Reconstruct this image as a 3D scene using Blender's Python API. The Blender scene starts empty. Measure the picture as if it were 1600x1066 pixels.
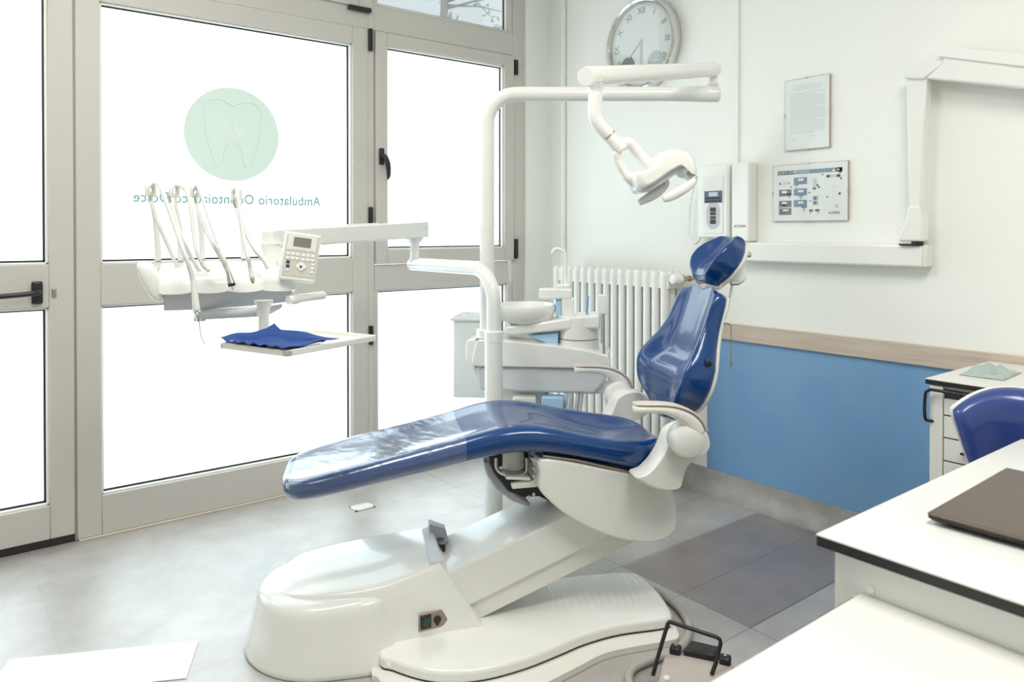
import bpy, bmesh, math, random
from mathutils import Vector, Matrix
random.seed(7)
PI = math.pi
SC = bpy.context.scene
COL = SC.collection
R = math.radians

# ------------------------------------------------------------------ camera
FPX, EYE, HOR, PITCH = 1175.0, 1.30, 362.0, R(0.5)
FW = Vector((.617, .787, 0)).normalized()
RT = Vector((FW.y, -FW.x, 0))
cam_d = bpy.data.cameras.new('camera')
cam = bpy.data.objects.new('camera', cam_d)
COL.objects.link(cam)
cam.location = (0, 0, EYE)
cam.rotation_euler = (PI / 2 - PITCH, 0, math.atan2(-FW.x, FW.y))
cam_d.sensor_width = 36
cam_d.lens = FPX / 1600 * 36
PROW = HOR + FPX * math.tan(PITCH)
cam_d.shift_y = -(533 - PROW) / 1600
cam_d.clip_start = .05
cam_d.dof.use_dof = True
cam_d.dof.focus_distance = 2.7
cam_d.dof.aperture_fstop = 4.0
SC.camera = cam

# ------------------------------------------------------------------ world, light, exposure
SC.view_settings.view_transform = 'Standard'
SC.view_settings.look = 'None'
SC.view_settings.gamma = 1
SC.view_settings.use_curve_mapping = False
SC.view_settings.exposure = 0.0
SC.cycles.use_denoising = True
SC.cycles.max_bounces = 10
SC.cycles.diffuse_bounces = 6
SC.cycles.glossy_bounces = 5
SC.cycles.transmission_bounces = 8
SC.cycles.transparent_max_bounces = 16
SC.cycles.caustics_reflective = False
SC.cycles.caustics_refractive = False
SC.cycles.sample_clamp_indirect = 6
wd = bpy.data.worlds.new('sky')
SC.world = wd
wd.use_nodes = True
bgn = wd.node_tree.nodes['Background']
bgn.inputs[0].default_value = (.95, .98, 1, 1)
bgn.inputs[1].default_value = 1.5


def area(name, loc, rot, sx, sy, power, col=(1, 1, 1)):
    d = bpy.data.lights.new(name, 'AREA')
    d.shape = 'RECTANGLE'
    d.size, d.size_y, d.energy, d.color = sx, sy, power, col
    o = bpy.data.objects.new(name, d)
    COL.objects.link(o)
    o.location, o.rotation_euler = loc, rot
    return o


# overcast daylight standing outside the glazed front (behind the frosted panes)
area('daylight_at_window', (1.1, 3.95, 1.25), (-PI / 2, 0, 0), 4.0, 2.4, 72, (.97, .995, 1))
# fill lights added under the ceiling, out of view
area('ceiling_fill_light', (1.2, .2, 2.96), (0, 0, 0), 1.2, .6, 42, (1, .965, .91))
area('ceiling_fill_light', (.3, 2.0, 2.96), (0, 0, 0), 1.2, .6, 36, (1, .965, .91))


# ------------------------------------------------------------------ materials
MATS = {}


def mat(name, col, rough=.5, metal=0, coat=0, spec=.5, trans=0, bump=None, vary=None, alpha=1, ior=1.5):
    if name in MATS:
        return MATS[name]
    m = bpy.data.materials.new(name)
    m.use_nodes = True
    nt = m.node_tree
    b = nt.nodes['Principled BSDF']
    b.inputs['Base Color'].default_value = (*col, 1)
    b.inputs['Roughness'].default_value = rough
    b.inputs['Metallic'].default_value = metal
    b.inputs['Coat Weight'].default_value = coat
    b.inputs['Coat Roughness'].default_value = .06
    b.inputs['Specular IOR Level'].default_value = spec
    b.inputs['Transmission Weight'].default_value = trans
    b.inputs['IOR'].default_value = ior
    b.inputs['Alpha'].default_value = alpha
    tc = nt.nodes.new('ShaderNodeTexCoord')
    if vary:                                   # (scale, amount, second colour)
        n = nt.nodes.new('ShaderNodeTexNoise')
        n.inputs['Scale'].default_value = vary[0]
        n.inputs['Detail'].default_value = 6
        n.inputs['Roughness'].default_value = .62
        nt.links.new(tc.outputs['Object'], n.inputs['Vector'])
        rp = nt.nodes.new('ShaderNodeMapRange')
        rp.inputs[1].default_value, rp.inputs[2].default_value = .35, .65
        rp.inputs[4].default_value = vary[1]
        nt.links.new(n.outputs['Fac'], rp.inputs[0])
        mx = nt.nodes.new('ShaderNodeMix')
        mx.data_type = 'RGBA'
        mx.inputs[6].default_value = (*col, 1)
        mx.inputs[7].default_value = (*vary[2], 1)
        nt.links.new(rp.outputs[0], mx.inputs[0])
        nt.links.new(mx.outputs[2], b.inputs['Base Color'])
    if bump:                                   # (scale, strength)
        n = nt.nodes.new('ShaderNodeTexNoise')
        n.inputs['Scale'].default_value = bump[0]
        n.inputs['Detail'].default_value = 4
        nt.links.new(tc.outputs['Object'], n.inputs['Vector'])
        bp = nt.nodes.new('ShaderNodeBump')
        bp.inputs['Strength'].default_value = bump[1]
        bp.inputs['Distance'].default_value = .01
        nt.links.new(n.outputs['Fac'], bp.inputs['Height'])
        nt.links.new(bp.outputs[0], b.inputs['Normal'])
    MATS[name] = m
    return m


WALL = mat('wall_paint', (.86, .87, .83), .75, bump=(60, .03))
CEIL = mat('ceiling_paint', (.88, .88, .86), .8, bump=(40, .03))
FRAME = mat('frame_lacquer', (.60, .575, .535), .38, vary=(3, .25, (.57, .545, .51)))
REVEAL = mat('white_bead', (.86, .85, .80), .4, bump=(50, .01))
GASKET = mat('black_gasket', (.012, .014, .03), .5, bump=(90, .02))
BLACK = mat('black_plastic', (.012, .012, .013), .35, bump=(120, .02))
WHITE = mat('white_gloss_plastic', (.83, .835, .80), .22, coat=.5, bump=(200, .004))
WHITEM = mat('white_satin_enamel', (.80, .80, .765), .3, coat=.3, bump=(150, .006))
CREAM = mat('cream_plastic', (.78, .765, .71), .4, bump=(120, .01))
GREYP = mat('pale_grey_plastic', (.62, .65, .68), .4, bump=(120, .01))
BEIGE = mat('beige_armrest_pad', (.62, .56, .50), .5, bump=(150, .02))
BLUE = mat('blue_vinyl', (.001, .042, .180), .22, coat=.6, spec=.32, bump=(300, .006))
BLUED = mat('blue_grey_vinyl', (.02, .05, .24), .34, coat=.5, bump=(200, .01))
CHROME = mat('chrome', (.75, .74, .72), .14, metal=1, bump=(40, .01))
STEEL = mat('brushed_steel', (.55, .54, .52), .32, metal=1, bump=(160, .02))
BRASS = mat('dull_brass', (.42, .33, .22), .35, metal=.9, bump=(90, .02))
PAPER = mat('paper', (.84, .85, .83), .55, bump=(80, .01))
INKB = mat('blue_grey_ink', (.22, .29, .40), .5, bump=(80, .01))
INKD = mat('dark_ink', (.07, .07, .085), .5, bump=(80, .01))
INKM = mat('mauve_grey_ink', (.22, .19, .20), .5, bump=(80, .01))
INKL = mat('faint_ink', (.62, .64, .63), .5, bump=(80, .01))
TEAL = mat('pale_teal_lettering', (.30, .52, .56), .6, bump=(80, .01))
BPAINT = mat('blue_wall_paint', (.155, .335, .585), .42, vary=(2.2, .7, (.215, .385, .60)), bump=(14, .04))
WOOD = mat('pale_ash_wood', (.56, .46, .38), .5, bump=(60, .02))
CLOTH = mat('blue_paper_liner', (.010, .055, .235), .75, bump=(55, .3))
LAPT = mat('bronze_laptop_lid', (.115, .085, .07), .33, metal=.35, bump=(220, .03))
RUBBER = mat('grey_rubber_hose', (.42, .40, .37), .5, bump=(90, .04))
PEDAL = mat('warm_grey_casting', (.50, .455, .42), .4, vary=(9, .3, (.44, .40, .37)))
SCREEN = mat('lcd_screen', (.22, .20, .20), .25, bump=(30, .02))
PBLUE = mat('pale_blue_plastic', (.38, .60, .80), .3, bump=(60, .02))
COVE = mat('grey_stone_cove', (.30, .285, .275), .5, vary=(9, .8, (.42, .40, .38)), bump=(25, .15))
BARK = mat('bark', (.33, .32, .31), .9, bump=(20, .4))
LEAF = mat('leaf', (.26, .40, .38), .7, bump=(20, .2))
FACADE = mat('pale_render', (.62, .66, .66), .9, bump=(10, .05))
GROUND = mat('pavement', (.45, .45, .44), .85, bump=(20, .1))

# fine wood grain along the rail
nt = WOOD.node_tree
tc = nt.nodes.new('ShaderNodeTexCoord')
mp = nt.nodes.new('ShaderNodeMapping')
mp.inputs['Scale'].default_value = (8, 1.2, 30)
ns = nt.nodes.new('ShaderNodeTexNoise')
ns.inputs['Scale'].default_value = 3
ns.inputs['Detail'].default_value = 7
cr = nt.nodes.new('ShaderNodeValToRGB')
cr.color_ramp.elements[0].position, cr.color_ramp.elements[1].position = .3, .7
cr.color_ramp.elements[0].color = (.50, .405, .33, 1)
cr.color_ramp.elements[1].color = (.62, .53, .45, 1)
nt.links.new(tc.outputs['Object'], mp.inputs[0])
nt.links.new(mp.outputs[0], ns.inputs['Vector'])
nt.links.new(ns.outputs['Fac'], cr.inputs[0])
nt.links.new(cr.outputs[0], nt.nodes['Principled BSDF'].inputs['Base Color'])


def frosted():
    m = bpy.data.materials.new('frosted_glass')
    m.use_nodes = True
    nt = m.node_tree
    nt.nodes.clear()
    o = nt.nodes.new('ShaderNodeOutputMaterial')
    t = nt.nodes.new('ShaderNodeBsdfTranslucent')
    t.inputs[0].default_value = (.90, .955, .97, 1)
    p = nt.nodes.new('ShaderNodeBsdfTransparent')
    p.inputs[0].default_value = (.90, .96, .975, 1)
    g = nt.nodes.new('ShaderNodeBsdfGlossy')
    g.inputs['Roughness'].default_value = .25
    n = nt.nodes.new('ShaderNodeTexNoise')
    n.inputs['Scale'].default_value = 1.2
    mr = nt.nodes.new('ShaderNodeMapRange')
    mr.inputs[3].default_value, mr.inputs[4].default_value = .42, .5
    nt.links.new(n.outputs['Fac'], mr.inputs[0])
    a = nt.nodes.new('ShaderNodeMixShader')
    nt.links.new(mr.outputs[0], a.inputs[0])
    nt.links.new(t.outputs[0], a.inputs[1])
    nt.links.new(p.outputs[0], a.inputs[2])
    b = nt.nodes.new('ShaderNodeMixShader')
    b.inputs[0].default_value = .04
    nt.links.new(a.outputs[0], b.inputs[1])
    nt.links.new(g.outputs[0], b.inputs[2])
    nt.links.new(b.outputs[0], o.inputs[0])
    return m


def clear(name, tint, gl, rough, bump=None, milk=0):
    """thin clear sheet: see-through with a fresnel gloss"""
    m = bpy.data.materials.new(name)
    m.use_nodes = True
    nt = m.node_tree
    nt.nodes.clear()
    o = nt.nodes.new('ShaderNodeOutputMaterial')
    p = nt.nodes.new('ShaderNodeBsdfTransparent')
    p.inputs[0].default_value = (*tint, 1)
    g = nt.nodes.new('ShaderNodeBsdfGlossy')
    g.inputs['Roughness'].default_value = rough
    fr = nt.nodes.new('ShaderNodeFresnel')
    fr.inputs[0].default_value = gl
    if bump:
        tc = nt.nodes.new('ShaderNodeTexCoord')
        mp = nt.nodes.new('ShaderNodeMapping')
        mp.inputs['Scale'].default_value = bump[2]
        n = nt.nodes.new('ShaderNodeTexNoise')
        n.inputs['Scale'].default_value = bump[0]
        n.inputs['Detail'].default_value = 2
        bp = nt.nodes.new('ShaderNodeBump')
        bp.inputs['Strength'].default_value = bump[1]
        bp.inputs['Distance'].default_value = .02
        nt.links.new(tc.outputs['Object'], mp.inputs[0])
        nt.links.new(mp.outputs[0], n.inputs['Vector'])
        nt.links.new(n.outputs['Fac'], bp.inputs['Height'])
        nt.links.new(bp.outputs[0], g.inputs['Normal'])
        nt.links.new(bp.outputs[0], fr.inputs['Normal'])
    a = nt.nodes.new('ShaderNodeMixShader')
    ge = nt.nodes.new('ShaderNodeNewGeometry')
    k = nt.nodes.new('ShaderNodeMath')
    k.operation = 'SUBTRACT'
    k.inputs[0].default_value = 1
    nt.links.new(ge.outputs['Backfacing'], k.inputs[1])
    k2 = nt.nodes.new('ShaderNodeMath')
    k2.operation = 'MULTIPLY'
    nt.links.new(k.outputs[0], k2.inputs[0])
    nt.links.new(fr.outputs[0], k2.inputs[1])
    nt.links.new(k2.outputs[0], a.inputs[0])
    src = p.outputs[0]
    if milk:
        d = nt.nodes.new('ShaderNodeBsdfDiffuse')
        d.inputs[0].default_value = (.9, .93, .96, 1)
        mm = nt.nodes.new('ShaderNodeMixShader')
        mm.inputs[0].default_value = milk
        nt.links.new(p.outputs[0], mm.inputs[1])
        nt.links.new(d.outputs[0], mm.inputs[2])
        src = mm.outputs[0]
    nt.links.new(src, a.inputs[1])
    nt.links.new(g.outputs[0], a.inputs[2])
    nt.links.new(a.outputs[0], o.inputs[0])
    return m


FROST = frosted()
CLEAR = clear('clear_glass', (.96, .98, .98), 1.45, .02)
FILM = clear('clear_plastic_film', (.97, .98, 1), 1.9, .2, (5, .6, (3.5, 1.2, 1)), milk=.02)
GLASSFR = clear('picture_glass', (.98, .99, .99), 1.35, .05)


def sticker_mat():
    m = bpy.data.materials.new('green_window_film')
    m.use_nodes = True
    nt = m.node_tree
    nt.nodes.clear()
    o = nt.nodes.new('ShaderNodeOutputMaterial')
    t = nt.nodes.new('ShaderNodeBsdfTranslucent')
    t.inputs[0].default_value = (.68, .72, .67, 1)
    d = nt.nodes.new('ShaderNodeBsdfDiffuse')
    d.inputs[0].default_value = (.68, .72, .67, 1)
    a = nt.nodes.new('ShaderNodeMixShader')
    a.inputs[0].default_value = .45
    nt.links.new(t.outputs[0], a.inputs[1])
    nt.links.new(d.outputs[0], a.inputs[2])
    nt.links.new(a.outputs[0], o.inputs[0])
    return m


STICK = sticker_mat()


def floor_mat():
    m = bpy.data.materials.new('grey_stone_floor_tiles')
    m.use_nodes = True
    nt = m.node_tree
    N, L = nt.nodes.new, nt.links.new
    b = nt.nodes['Principled BSDF']
    geo = N('ShaderNodeNewGeometry')
    mp = N('ShaderNodeMapping')
    mp.inputs['Location'].default_value = (-.33, -.008, 0)
    L(geo.outputs['Position'], mp.inputs[0])
    br = N('ShaderNodeTexBrick')
    br.offset = 0
    br.inputs['Scale'].default_value = 1
    br.inputs['Brick Width'].default_value = .9
    br.inputs['Row Height'].default_value = .2885
    br.inputs['Mortar Size'].default_value = .0022
    br.inputs['Mortar Smooth'].default_value = .3
    br.inputs['Color1'].default_value = (.43, .415, .40, 1)
    br.inputs['Color2'].default_value = (.415, .40, .385, 1)
    br.inputs['Mortar'].default_value = (.36, .35, .34, 1)
    L(mp.outputs[0], br.inputs['Vector'])
    n = N('ShaderNodeTexNoise')
    n.inputs['Scale'].default_value = 5
    n.inputs['Detail'].default_value = 9
    n.inputs['Roughness'].default_value = .65
    L(geo.outputs['Position'], n.inputs['Vector'])
    cr = N('ShaderNodeValToRGB')
    cr.color_ramp.elements[0].position, cr.color_ramp.elements[1].position = .3, .72
    cr.color_ramp.elements[0].color = (.74, .715, .70, 1)
    cr.color_ramp.elements[1].color = (1.17, 1.16, 1.15, 1)
    L(n.outputs['Fac'], cr.inputs[0])
    mx = N('ShaderNodeMix')
    mx.data_type, mx.blend_type = 'RGBA', 'MULTIPLY'
    mx.inputs[0].default_value = 1
    L(br.outputs['Color'], mx.inputs[6])
    L(cr.outputs[0], mx.inputs[7])
    # two rows of older, darker tiles beside the desk
    sp = N('ShaderNodeSeparateXYZ')
    L(geo.outputs['Position'], sp.inputs[0])

    def cmp(sock, op, v):
        k = N('ShaderNodeMath')
        k.operation = op
        L(sock, k.inputs[0])
        k.inputs[1].default_value = v
        return k.outputs[0]

    def mul(a, c):
        k = N('ShaderNodeMath')
        k.operation = 'MULTIPLY'
        L(a, k.inputs[0])
        L(c, k.inputs[1])
        return k.outputs[0]
    # grout paler on the left, window glare painted into its colour
    gx = N('ShaderNodeMapRange')
    gx.inputs[1].default_value, gx.inputs[2].default_value = 1.5, 2.2
    L(sp.outputs[0], gx.inputs[0])
    gm = N('ShaderNodeMix')
    gm.data_type = 'RGBA'
    gm.inputs[6].default_value = (.36, .35, .34, 1)
    gm.inputs[7].default_value = (.10, .085, .075, 1)
    L(gx.outputs[0], gm.inputs[0])
    L(gm.outputs[2], br.inputs['Mortar'])
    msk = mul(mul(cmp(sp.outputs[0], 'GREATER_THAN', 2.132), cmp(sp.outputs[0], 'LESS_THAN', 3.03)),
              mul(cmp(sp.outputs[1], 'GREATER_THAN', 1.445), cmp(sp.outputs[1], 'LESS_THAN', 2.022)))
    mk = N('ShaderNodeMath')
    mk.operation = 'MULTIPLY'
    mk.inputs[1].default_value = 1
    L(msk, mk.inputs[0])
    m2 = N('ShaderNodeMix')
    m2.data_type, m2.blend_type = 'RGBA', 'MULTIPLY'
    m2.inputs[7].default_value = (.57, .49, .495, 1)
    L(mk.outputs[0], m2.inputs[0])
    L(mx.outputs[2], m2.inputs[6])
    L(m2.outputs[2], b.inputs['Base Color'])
    b.inputs['Roughness'].default_value = .45
    b.inputs['Coat Weight'].default_value = 1
    b.inputs['Coat IOR'].default_value = 1.7
    b.inputs['Coat Roughness'].default_value = .36
    b.inputs['Specular IOR Level'].default_value = 1.0
    bp = N('ShaderNodeBump')
    bp.inputs['Strength'].default_value = .12
    bp.inputs['Distance'].default_value = .004
    L(n.outputs['Fac'], bp.inputs['Height'])
    L(bp.outputs[0], b.inputs['Normal'])
    return m


FLOORM = floor_mat()

# ------------------------------------------------------------------ frames of reference
C0 = Vector((0, 0, EYE))
fwd3 = FW * math.cos(PITCH) - Vector((0, 0, 1)) * math.sin(PITCH)
up3 = Vector((0, 0, 1)) * math.cos(PITCH) + FW * math.sin(PITCH)
CU = (RT * .982 + FW * .188).normalized()          # chair axis, foot to head
CV = (FW * .982 - RT * .188).normalized()          # chair's lateral axis, to the far side
CO = FW * 2.539                                    # chair origin on the floor


def sight(x, y):
    return fwd3 + RT * (x - 800) / FPX - up3 * (y - PROW) / FPX


def meet(x, y, n, c):
    r = sight(x, y)
    t = (c - C0.dot(n)) / r.dot(n)
    return C0 + r * t


def at(x, y, depth):                               # point at a horizontal distance ahead
    return meet(x, y, FW, depth)


def cv(x, y, v):                                   # point in the chair's plane v -> (u, w)
    p = meet(x, y, CV, CO.dot(CV) + v)
    return ((p - CO).dot(CU), p.z)


def cvs(v, *pts):
    return [cv(x, y, v) for x, y in pts]


def frame(o, x, y):
    x = Vector(x).normalized()
    y = Vector(y).normalized()
    z = x.cross(y)
    return Matrix(((x.x, y.x, z.x, o[0]), (x.y, y.y, z.y, o[1]), (x.z, y.z, z.z, o[2]), (0, 0, 0, 1)))


ID = Matrix.Identity(4)
CH = frame(CO, CU, CV)                             # chair frame (u, v, w)
VW = frame((0, 0, 0), RT, FW)                      # (sideways, ahead, up)


# ------------------------------------------------------------------ mesh builder
class MB:
    def __init__(s, M=ID):
        s.bm = bmesh.new()
        s.M = M

    def _p(s, p, M=None):
        return s.bm.verts.new((M or s.M) @ Vector(p))

    def face(s, vs):
        try:
            return s.bm.faces.new(vs)
        except ValueError:
            return None

    def loft(s, rings, caps=True, closed=True):
        R_ = [[s._p(p) for p in r] for r in rings]
        n = len(R_[0])
        for a, b in zip(R_, R_[1:]):
            for i in range(n if closed else n - 1):
                j = (i + 1) % n
                s.face([a[i], a[j], b[j], b[i]])
        if caps:
            s.face(list(reversed(R_[0])))
            s.face(R_[-1])
        return s

    def box(s, a, b):
        (x0, y0, z0), (x1, y1, z1) = a, b
        return s.loft([[(x0, y0, z0), (x1, y0, z0), (x1, y1, z0), (x0, y1, z0)],
                       [(x0, y0, z1), (x1, y0, z1), (x1, y1, z1), (x0, y1, z1)]])

    def cbox(s, c, d):
        return s.box([c[i] - d[i] / 2 for i in range(3)], [c[i] + d[i] / 2 for i in range(3)])

    def prism(s, poly, axis, a, b):
        """polygon in the two other axes, extruded on axis from a to b"""
        def mk(p, t):
            q = list(p)
            q.insert(axis, t)
            return q
        return s.loft([[mk(p, a) for p in poly], [mk(p, b) for p in poly]])

    def tube(s, path, r, n=16, caps=True, flat=1.0, upv=None):
        path = [Vector(p) for p in path]
        rr = r if isinstance(r, (list, tuple)) else [r] * len(path)
        T = []
        for i in range(len(path)):
            a = path[max(i - 1, 0)]
            b = path[min(i + 1, len(path) - 1)]
            T.append((b - a).normalized())
        ref = Vector(upv) if upv else (Vector((0, 0, 1)) if abs(T[0].z) < .9 else Vector((1, 0, 0)))
        nrm = (ref - T[0] * ref.dot(T[0])).normalized()
        rings = []
        for i, p in enumerate(path):
            nrm = (nrm - T[i] * nrm.dot(T[i])).normalized()
            bi = T[i].cross(nrm)
            rings.append([p + nrm * (math.cos(2 * PI * k / n) * rr[i] * flat) + bi * (math.sin(2 * PI * k / n) * rr[i])
                          for k in range(n)])
        return s.loft(rings, caps)

    def cyl(s, a, b, r, r2=None, n=24):
        return s.tube([a, b], [r, r if r2 is None else r2], n)

    def lathe(s, prof, o=(0, 0, 0), axis=(0, 0, 1), n=32):
        """profile (radius, height) turned round axis at o"""
        ax = Vector(axis).normalized()
        ref = Vector((1, 0, 0)) if abs(ax.x) < .9 else Vector((0, 1, 0))
        e1 = (ref - ax * ref.dot(ax)).normalized()
        e2 = ax.cross(e1)
        o = Vector(o)
        rings = [[o + ax * h + e1 * (math.cos(2 * PI * k / n) * max(r, 1e-4)) + e2 * (math.sin(2 * PI * k / n) * max(r, 1e-4))
                  for k in range(n)] for r, h in prof]
        return s.loft(rings)

    def ball(s, c, r, n=16, sc=(1, 1, 1)):
        c = Vector(c)
        rings = []
        for i in range(1, n // 2):
            t = PI * i / (n // 2)
            rings.append([c + Vector((r * sc[0] * math.sin(t) * math.cos(2 * PI * k / n),
                                      r * sc[1] * math.sin(t) * math.sin(2 * PI * k / n),
                                      -r * sc[2] * math.cos(t))) for k in range(n)])
        return s.loft(rings)

    def grid(s, fn, nu, nv):
        V_ = [[s._p(fn(i / nu, j / nv)) for j in range(nv + 1)] for i in range(nu + 1)]
        for i in range(nu):
            for j in range(nv):
                s.face([V_[i][j], V_[i + 1][j], V_[i + 1][j + 1], V_[i][j + 1]])
        return V_


def arc(c, e1, e2, r, a0, a1, n=8):
    c, e1, e2 = Vector(c), Vector(e1), Vector(e2)
    return [c + e1 * (r * math.cos(R(a0 + (a1 - a0) * i / n))) + e2 * (r * math.sin(R(a0 + (a1 - a0) * i / n))) for i in range(n + 1)]


def smooth(pts, k=3):
    """Catmull-Rom through the points"""
    pts = [Vector(p) for p in pts]
    P_ = [pts[0] * 2 - pts[1]] + pts + [pts[-1] * 2 - pts[-2]]
    out = []
    for i in range(1, len(P_) - 2):
        for j in range(k):
            t = j / k
            a, b, c, d = P_[i - 1], P_[i], P_[i + 1], P_[i + 2]
            out.append(.5 * ((2 * b) + (c - a) * t + (2 * a - 5 * b + 4 * c - d) * t * t + (3 * b - a - 3 * c + d) * t ** 3))
    return out + [pts[-1]]


def smooth2(pts, k=4):
    """closed Catmull-Rom in plan; None-marked corners stay sharp"""
    out = []
    n = len(pts)
    for i in range(n):
        a, b, c, d = pts[i - 1], pts[i], pts[(i + 1) % n], pts[(i + 2) % n]
        for j in range(k):
            t = j / k
            out.append(tuple(.5 * ((2 * b[q]) + (c[q] - a[q]) * t + (2 * a[q] - 5 * b[q] + 4 * c[q] - d[q]) * t * t + (3 * b[q] - a[q] - 3 * c[q] + d[q]) * t ** 3) for q in range(2)))
    return out


XF = {}                                            # frame each thing is built in


def obj(name, mb, m, parent=None, bev=0, sub=0, seg=2, ang=38, flat=False, solid=0):
    bm = mb.bm
    bmesh.ops.recalc_face_normals(bm, faces=bm.faces)
    if parent is not None:
        X = XF[parent.name]
        bm.transform(X.inverted())
    else:
        lo = [min(v.co[i] for v in bm.verts) for i in range(3)]
        hi = [max(v.co[i] for v in bm.verts) for i in range(3)]
        X = Matrix.Translation(((lo[0] + hi[0]) / 2, (lo[1] + hi[1]) / 2, lo[2]))
        bm.transform(X.inverted())
    me = bpy.data.meshes.new(name)
    bm.to_mesh(me)
    bm.free()
    if not flat:
        me.shade_smooth()
        if not sub:
            me.set_sharp_from_angle(angle=R(ang))
    me.materials.append(m)
    o = bpy.data.objects.new(name, me)
    COL.objects.link(o)
    if parent is not None:
        o.parent = parent
    else:
        o.matrix_world = X
    XF[o.name] = X
    if solid:
        k = o.modifiers.new('thickness', 'SOLIDIFY')
        k.thickness = solid
    if bev:
        k = o.modifiers.new('bevel', 'BEVEL')
        k.width, k.segments, k.limit_method, k.angle_limit = bev, seg, 'ANGLE', R(30)
    if sub:
        k = o.modifiers.new('subsurf', 'SUBSURF')
        k.levels = k.render_levels = sub
    return o


def tag(o, label, cat, group=None):
    o['label'], o['category'] = label, cat
    if group:
        o['group'] = group
    return o


def thing(name, M, label, cat, group=None):
    o = bpy.data.objects.new(name, None)
    o.empty_display_size = .1
    COL.objects.link(o)
    o.matrix_world = M
    XF[o.name] = M
    return tag(o, label, cat, group)


def structure(o):
    o['kind'] = 'structure'
    return o


def text_mb(body, size, M, extrude=.0006, align='CENTER', spacing=1.0, bold=0):
    cu = bpy.data.curves.new('t', 'FONT')
    cu.offset = bold
    cu.body, cu.size, cu.extrude = body, size, extrude
    cu.align_x, cu.align_y = align, 'CENTER'
    cu.space_character = spacing
    cu.resolution_u = 3
    ob = bpy.data.objects.new('t', cu)
    COL.objects.link(ob)
    dg = bpy.context.evaluated_depsgraph_get()
    me = bpy.data.meshes.new_from_object(ob.evaluated_get(dg))
    mb = MB()
    mb.bm.from_mesh(me)
    mb.bm.transform(M)
    bpy.data.objects.remove(ob)
    bpy.data.curves.remove(cu)
    bpy.data.meshes.remove(me)
    return mb


def T(x, y, z):
    return Matrix.Translation((x, y, z))


def trs(v, *pts):                                  # outline in the chair plane v, lifted to (u,w)
    return cvs(v, *pts)


# ================================================================== THE ROOM
XR, YW, XL, YB, ZC = 3.12, 3.60, -2.6, -1.8, 3.0
structure(obj('floor', MB().box((XL, YB, -.1), (XR, YW + .25, 0)), FLOORM))
structure(obj('ceiling', MB().box((XL, YB, ZC), (XR + .2, YW + .25, ZC + .1)), CEIL))
structure(obj('wall_right', MB().box((XR, YB, 0), (XR + .2, YW + .25, ZC)), WALL))
structure(obj('wall_left', MB().box((XL - .2, YB, 0), (XL, YW + .25, ZC)), WALL))
structure(obj('wall_rear', MB().box((XL, YB - .2, 0), (XR, YB, ZC)), WALL))
structure(obj('wall_front', MB().box((XL, YW, 0), (-.50, YW + .22, ZC)).box((2.921, YW - .012, 0), (XR, YW + .22, ZC)), WALL))
# curved stone skirting along the right wall
pr = [(XR, 0), (3.03, 0)] + [(3.115 - .085 * math.cos(R(a)) + .0, .0 + .085 - .085 * math.sin(R(a))) for a in (75, 55, 35, 18, 5)][::1]
pr = [(XR, 0), (3.03, 0), (3.045, .002), (3.066, .010), (3.083, .024), (3.095, .042), (3.102, .064), (3.105, .107), (XR, .107)]
structure(obj('baseboard_right', MB().prism(pr, 1, YB, YW - .012), COVE, ang=60))
structure(obj('trim_1', MB().box((3.098, YB, .770), (XR, 2.375, .851)), WOOD, bev=.003))
structure(obj('trim_2', MB().box((3.114, YB, .107), (XR, 2.375, .770)), BPAINT))
structure(obj('trim_3', MB().box((3.108, 2.192, 1.628), (XR, 2.214, ZC)), WALL, bev=.003))
structure(obj('trim_4', MB().cyl((3.105, 3.45, .2), (3.105, 3.45, ZC), .016, n=12), WALL))

# ---- glazed front
GY = YW + .034                                     # glass plane


def leaf(name, x0, x1, z0, z1, openings, y0=YW, bead=True, glassm=None, glassname='glass', depth=.055):
    """a framed leaf: stiles and rails with glass, gasket and bead in every opening (ox0, ox1, oz0, oz1)"""
    root = bpy.data.objects.new(name, None)
    COL.objects.link(root)
    M = T(x0, y0, z0)
    root.matrix_world = M
    XF[root.name] = M
    structure(root)
    ops = sorted(openings, key=lambda o: o[2])
    ox0, ox1 = ops[0][0], ops[0][1]
    for a, b in ((x0, ox0), (ox1, x1)):
        structure(obj('stile', MB().box((a, y0, z0), (b, y0 + depth, z1)), FRAME, root, bev=.004))
    zz = [z0] + [v for o in ops for v in (o[2], o[3])] + [z1]
    for k in range(0, len(zz), 2):
        structure(obj('rail', MB().box((ox0, y0 + .001, zz[k]), (ox1, y0 + depth, zz[k + 1])), FRAME, root, bev=.003))
    for (a, b, c, d) in ops:
        i = MB()
        for q0, q1 in (((a, c), (a + .008, d)), ((b - .010, c), (b, d)), ((a, c), (b, c + .008)), ((a, d - .008), (b, d))):
            i.box((q0[0], y0 + .014, q0[1]), (q1[0], y0 + .034, q1[1]))
        structure(obj('glazing_bead', i, REVEAL, root, bev=.002))
        g = MB()
        for q0, q1 in (((a, c), (a + .012, d)), ((b - .018, c), (b, d)), ((a, c), (b, c + .016)), ((a, d - .015), (b, d))):
            g.box((q0[0], y0 + .0335, q0[1]), (q1[0], y0 + .037, q1[1]))
        structure(obj('gasket', g, GASKET, root))
        structure(obj(glassname, MB().box((a, y0 + .038, c), (b, y0 + .043, d)), glassm or FROST, root))
    return root


D2 = leaf('door_2', .505, 1.857, .004, 2.37, [(.598, 1.768, .172, .985), (.598, 1.768, 1.163, 2.28)])
D1 = leaf('door_1', -.44, .497, .034, 2.37, [(-.35, .407, .172, .988), (-.35, .407, 1.166, 2.28)], y0=YW - .004)
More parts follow.
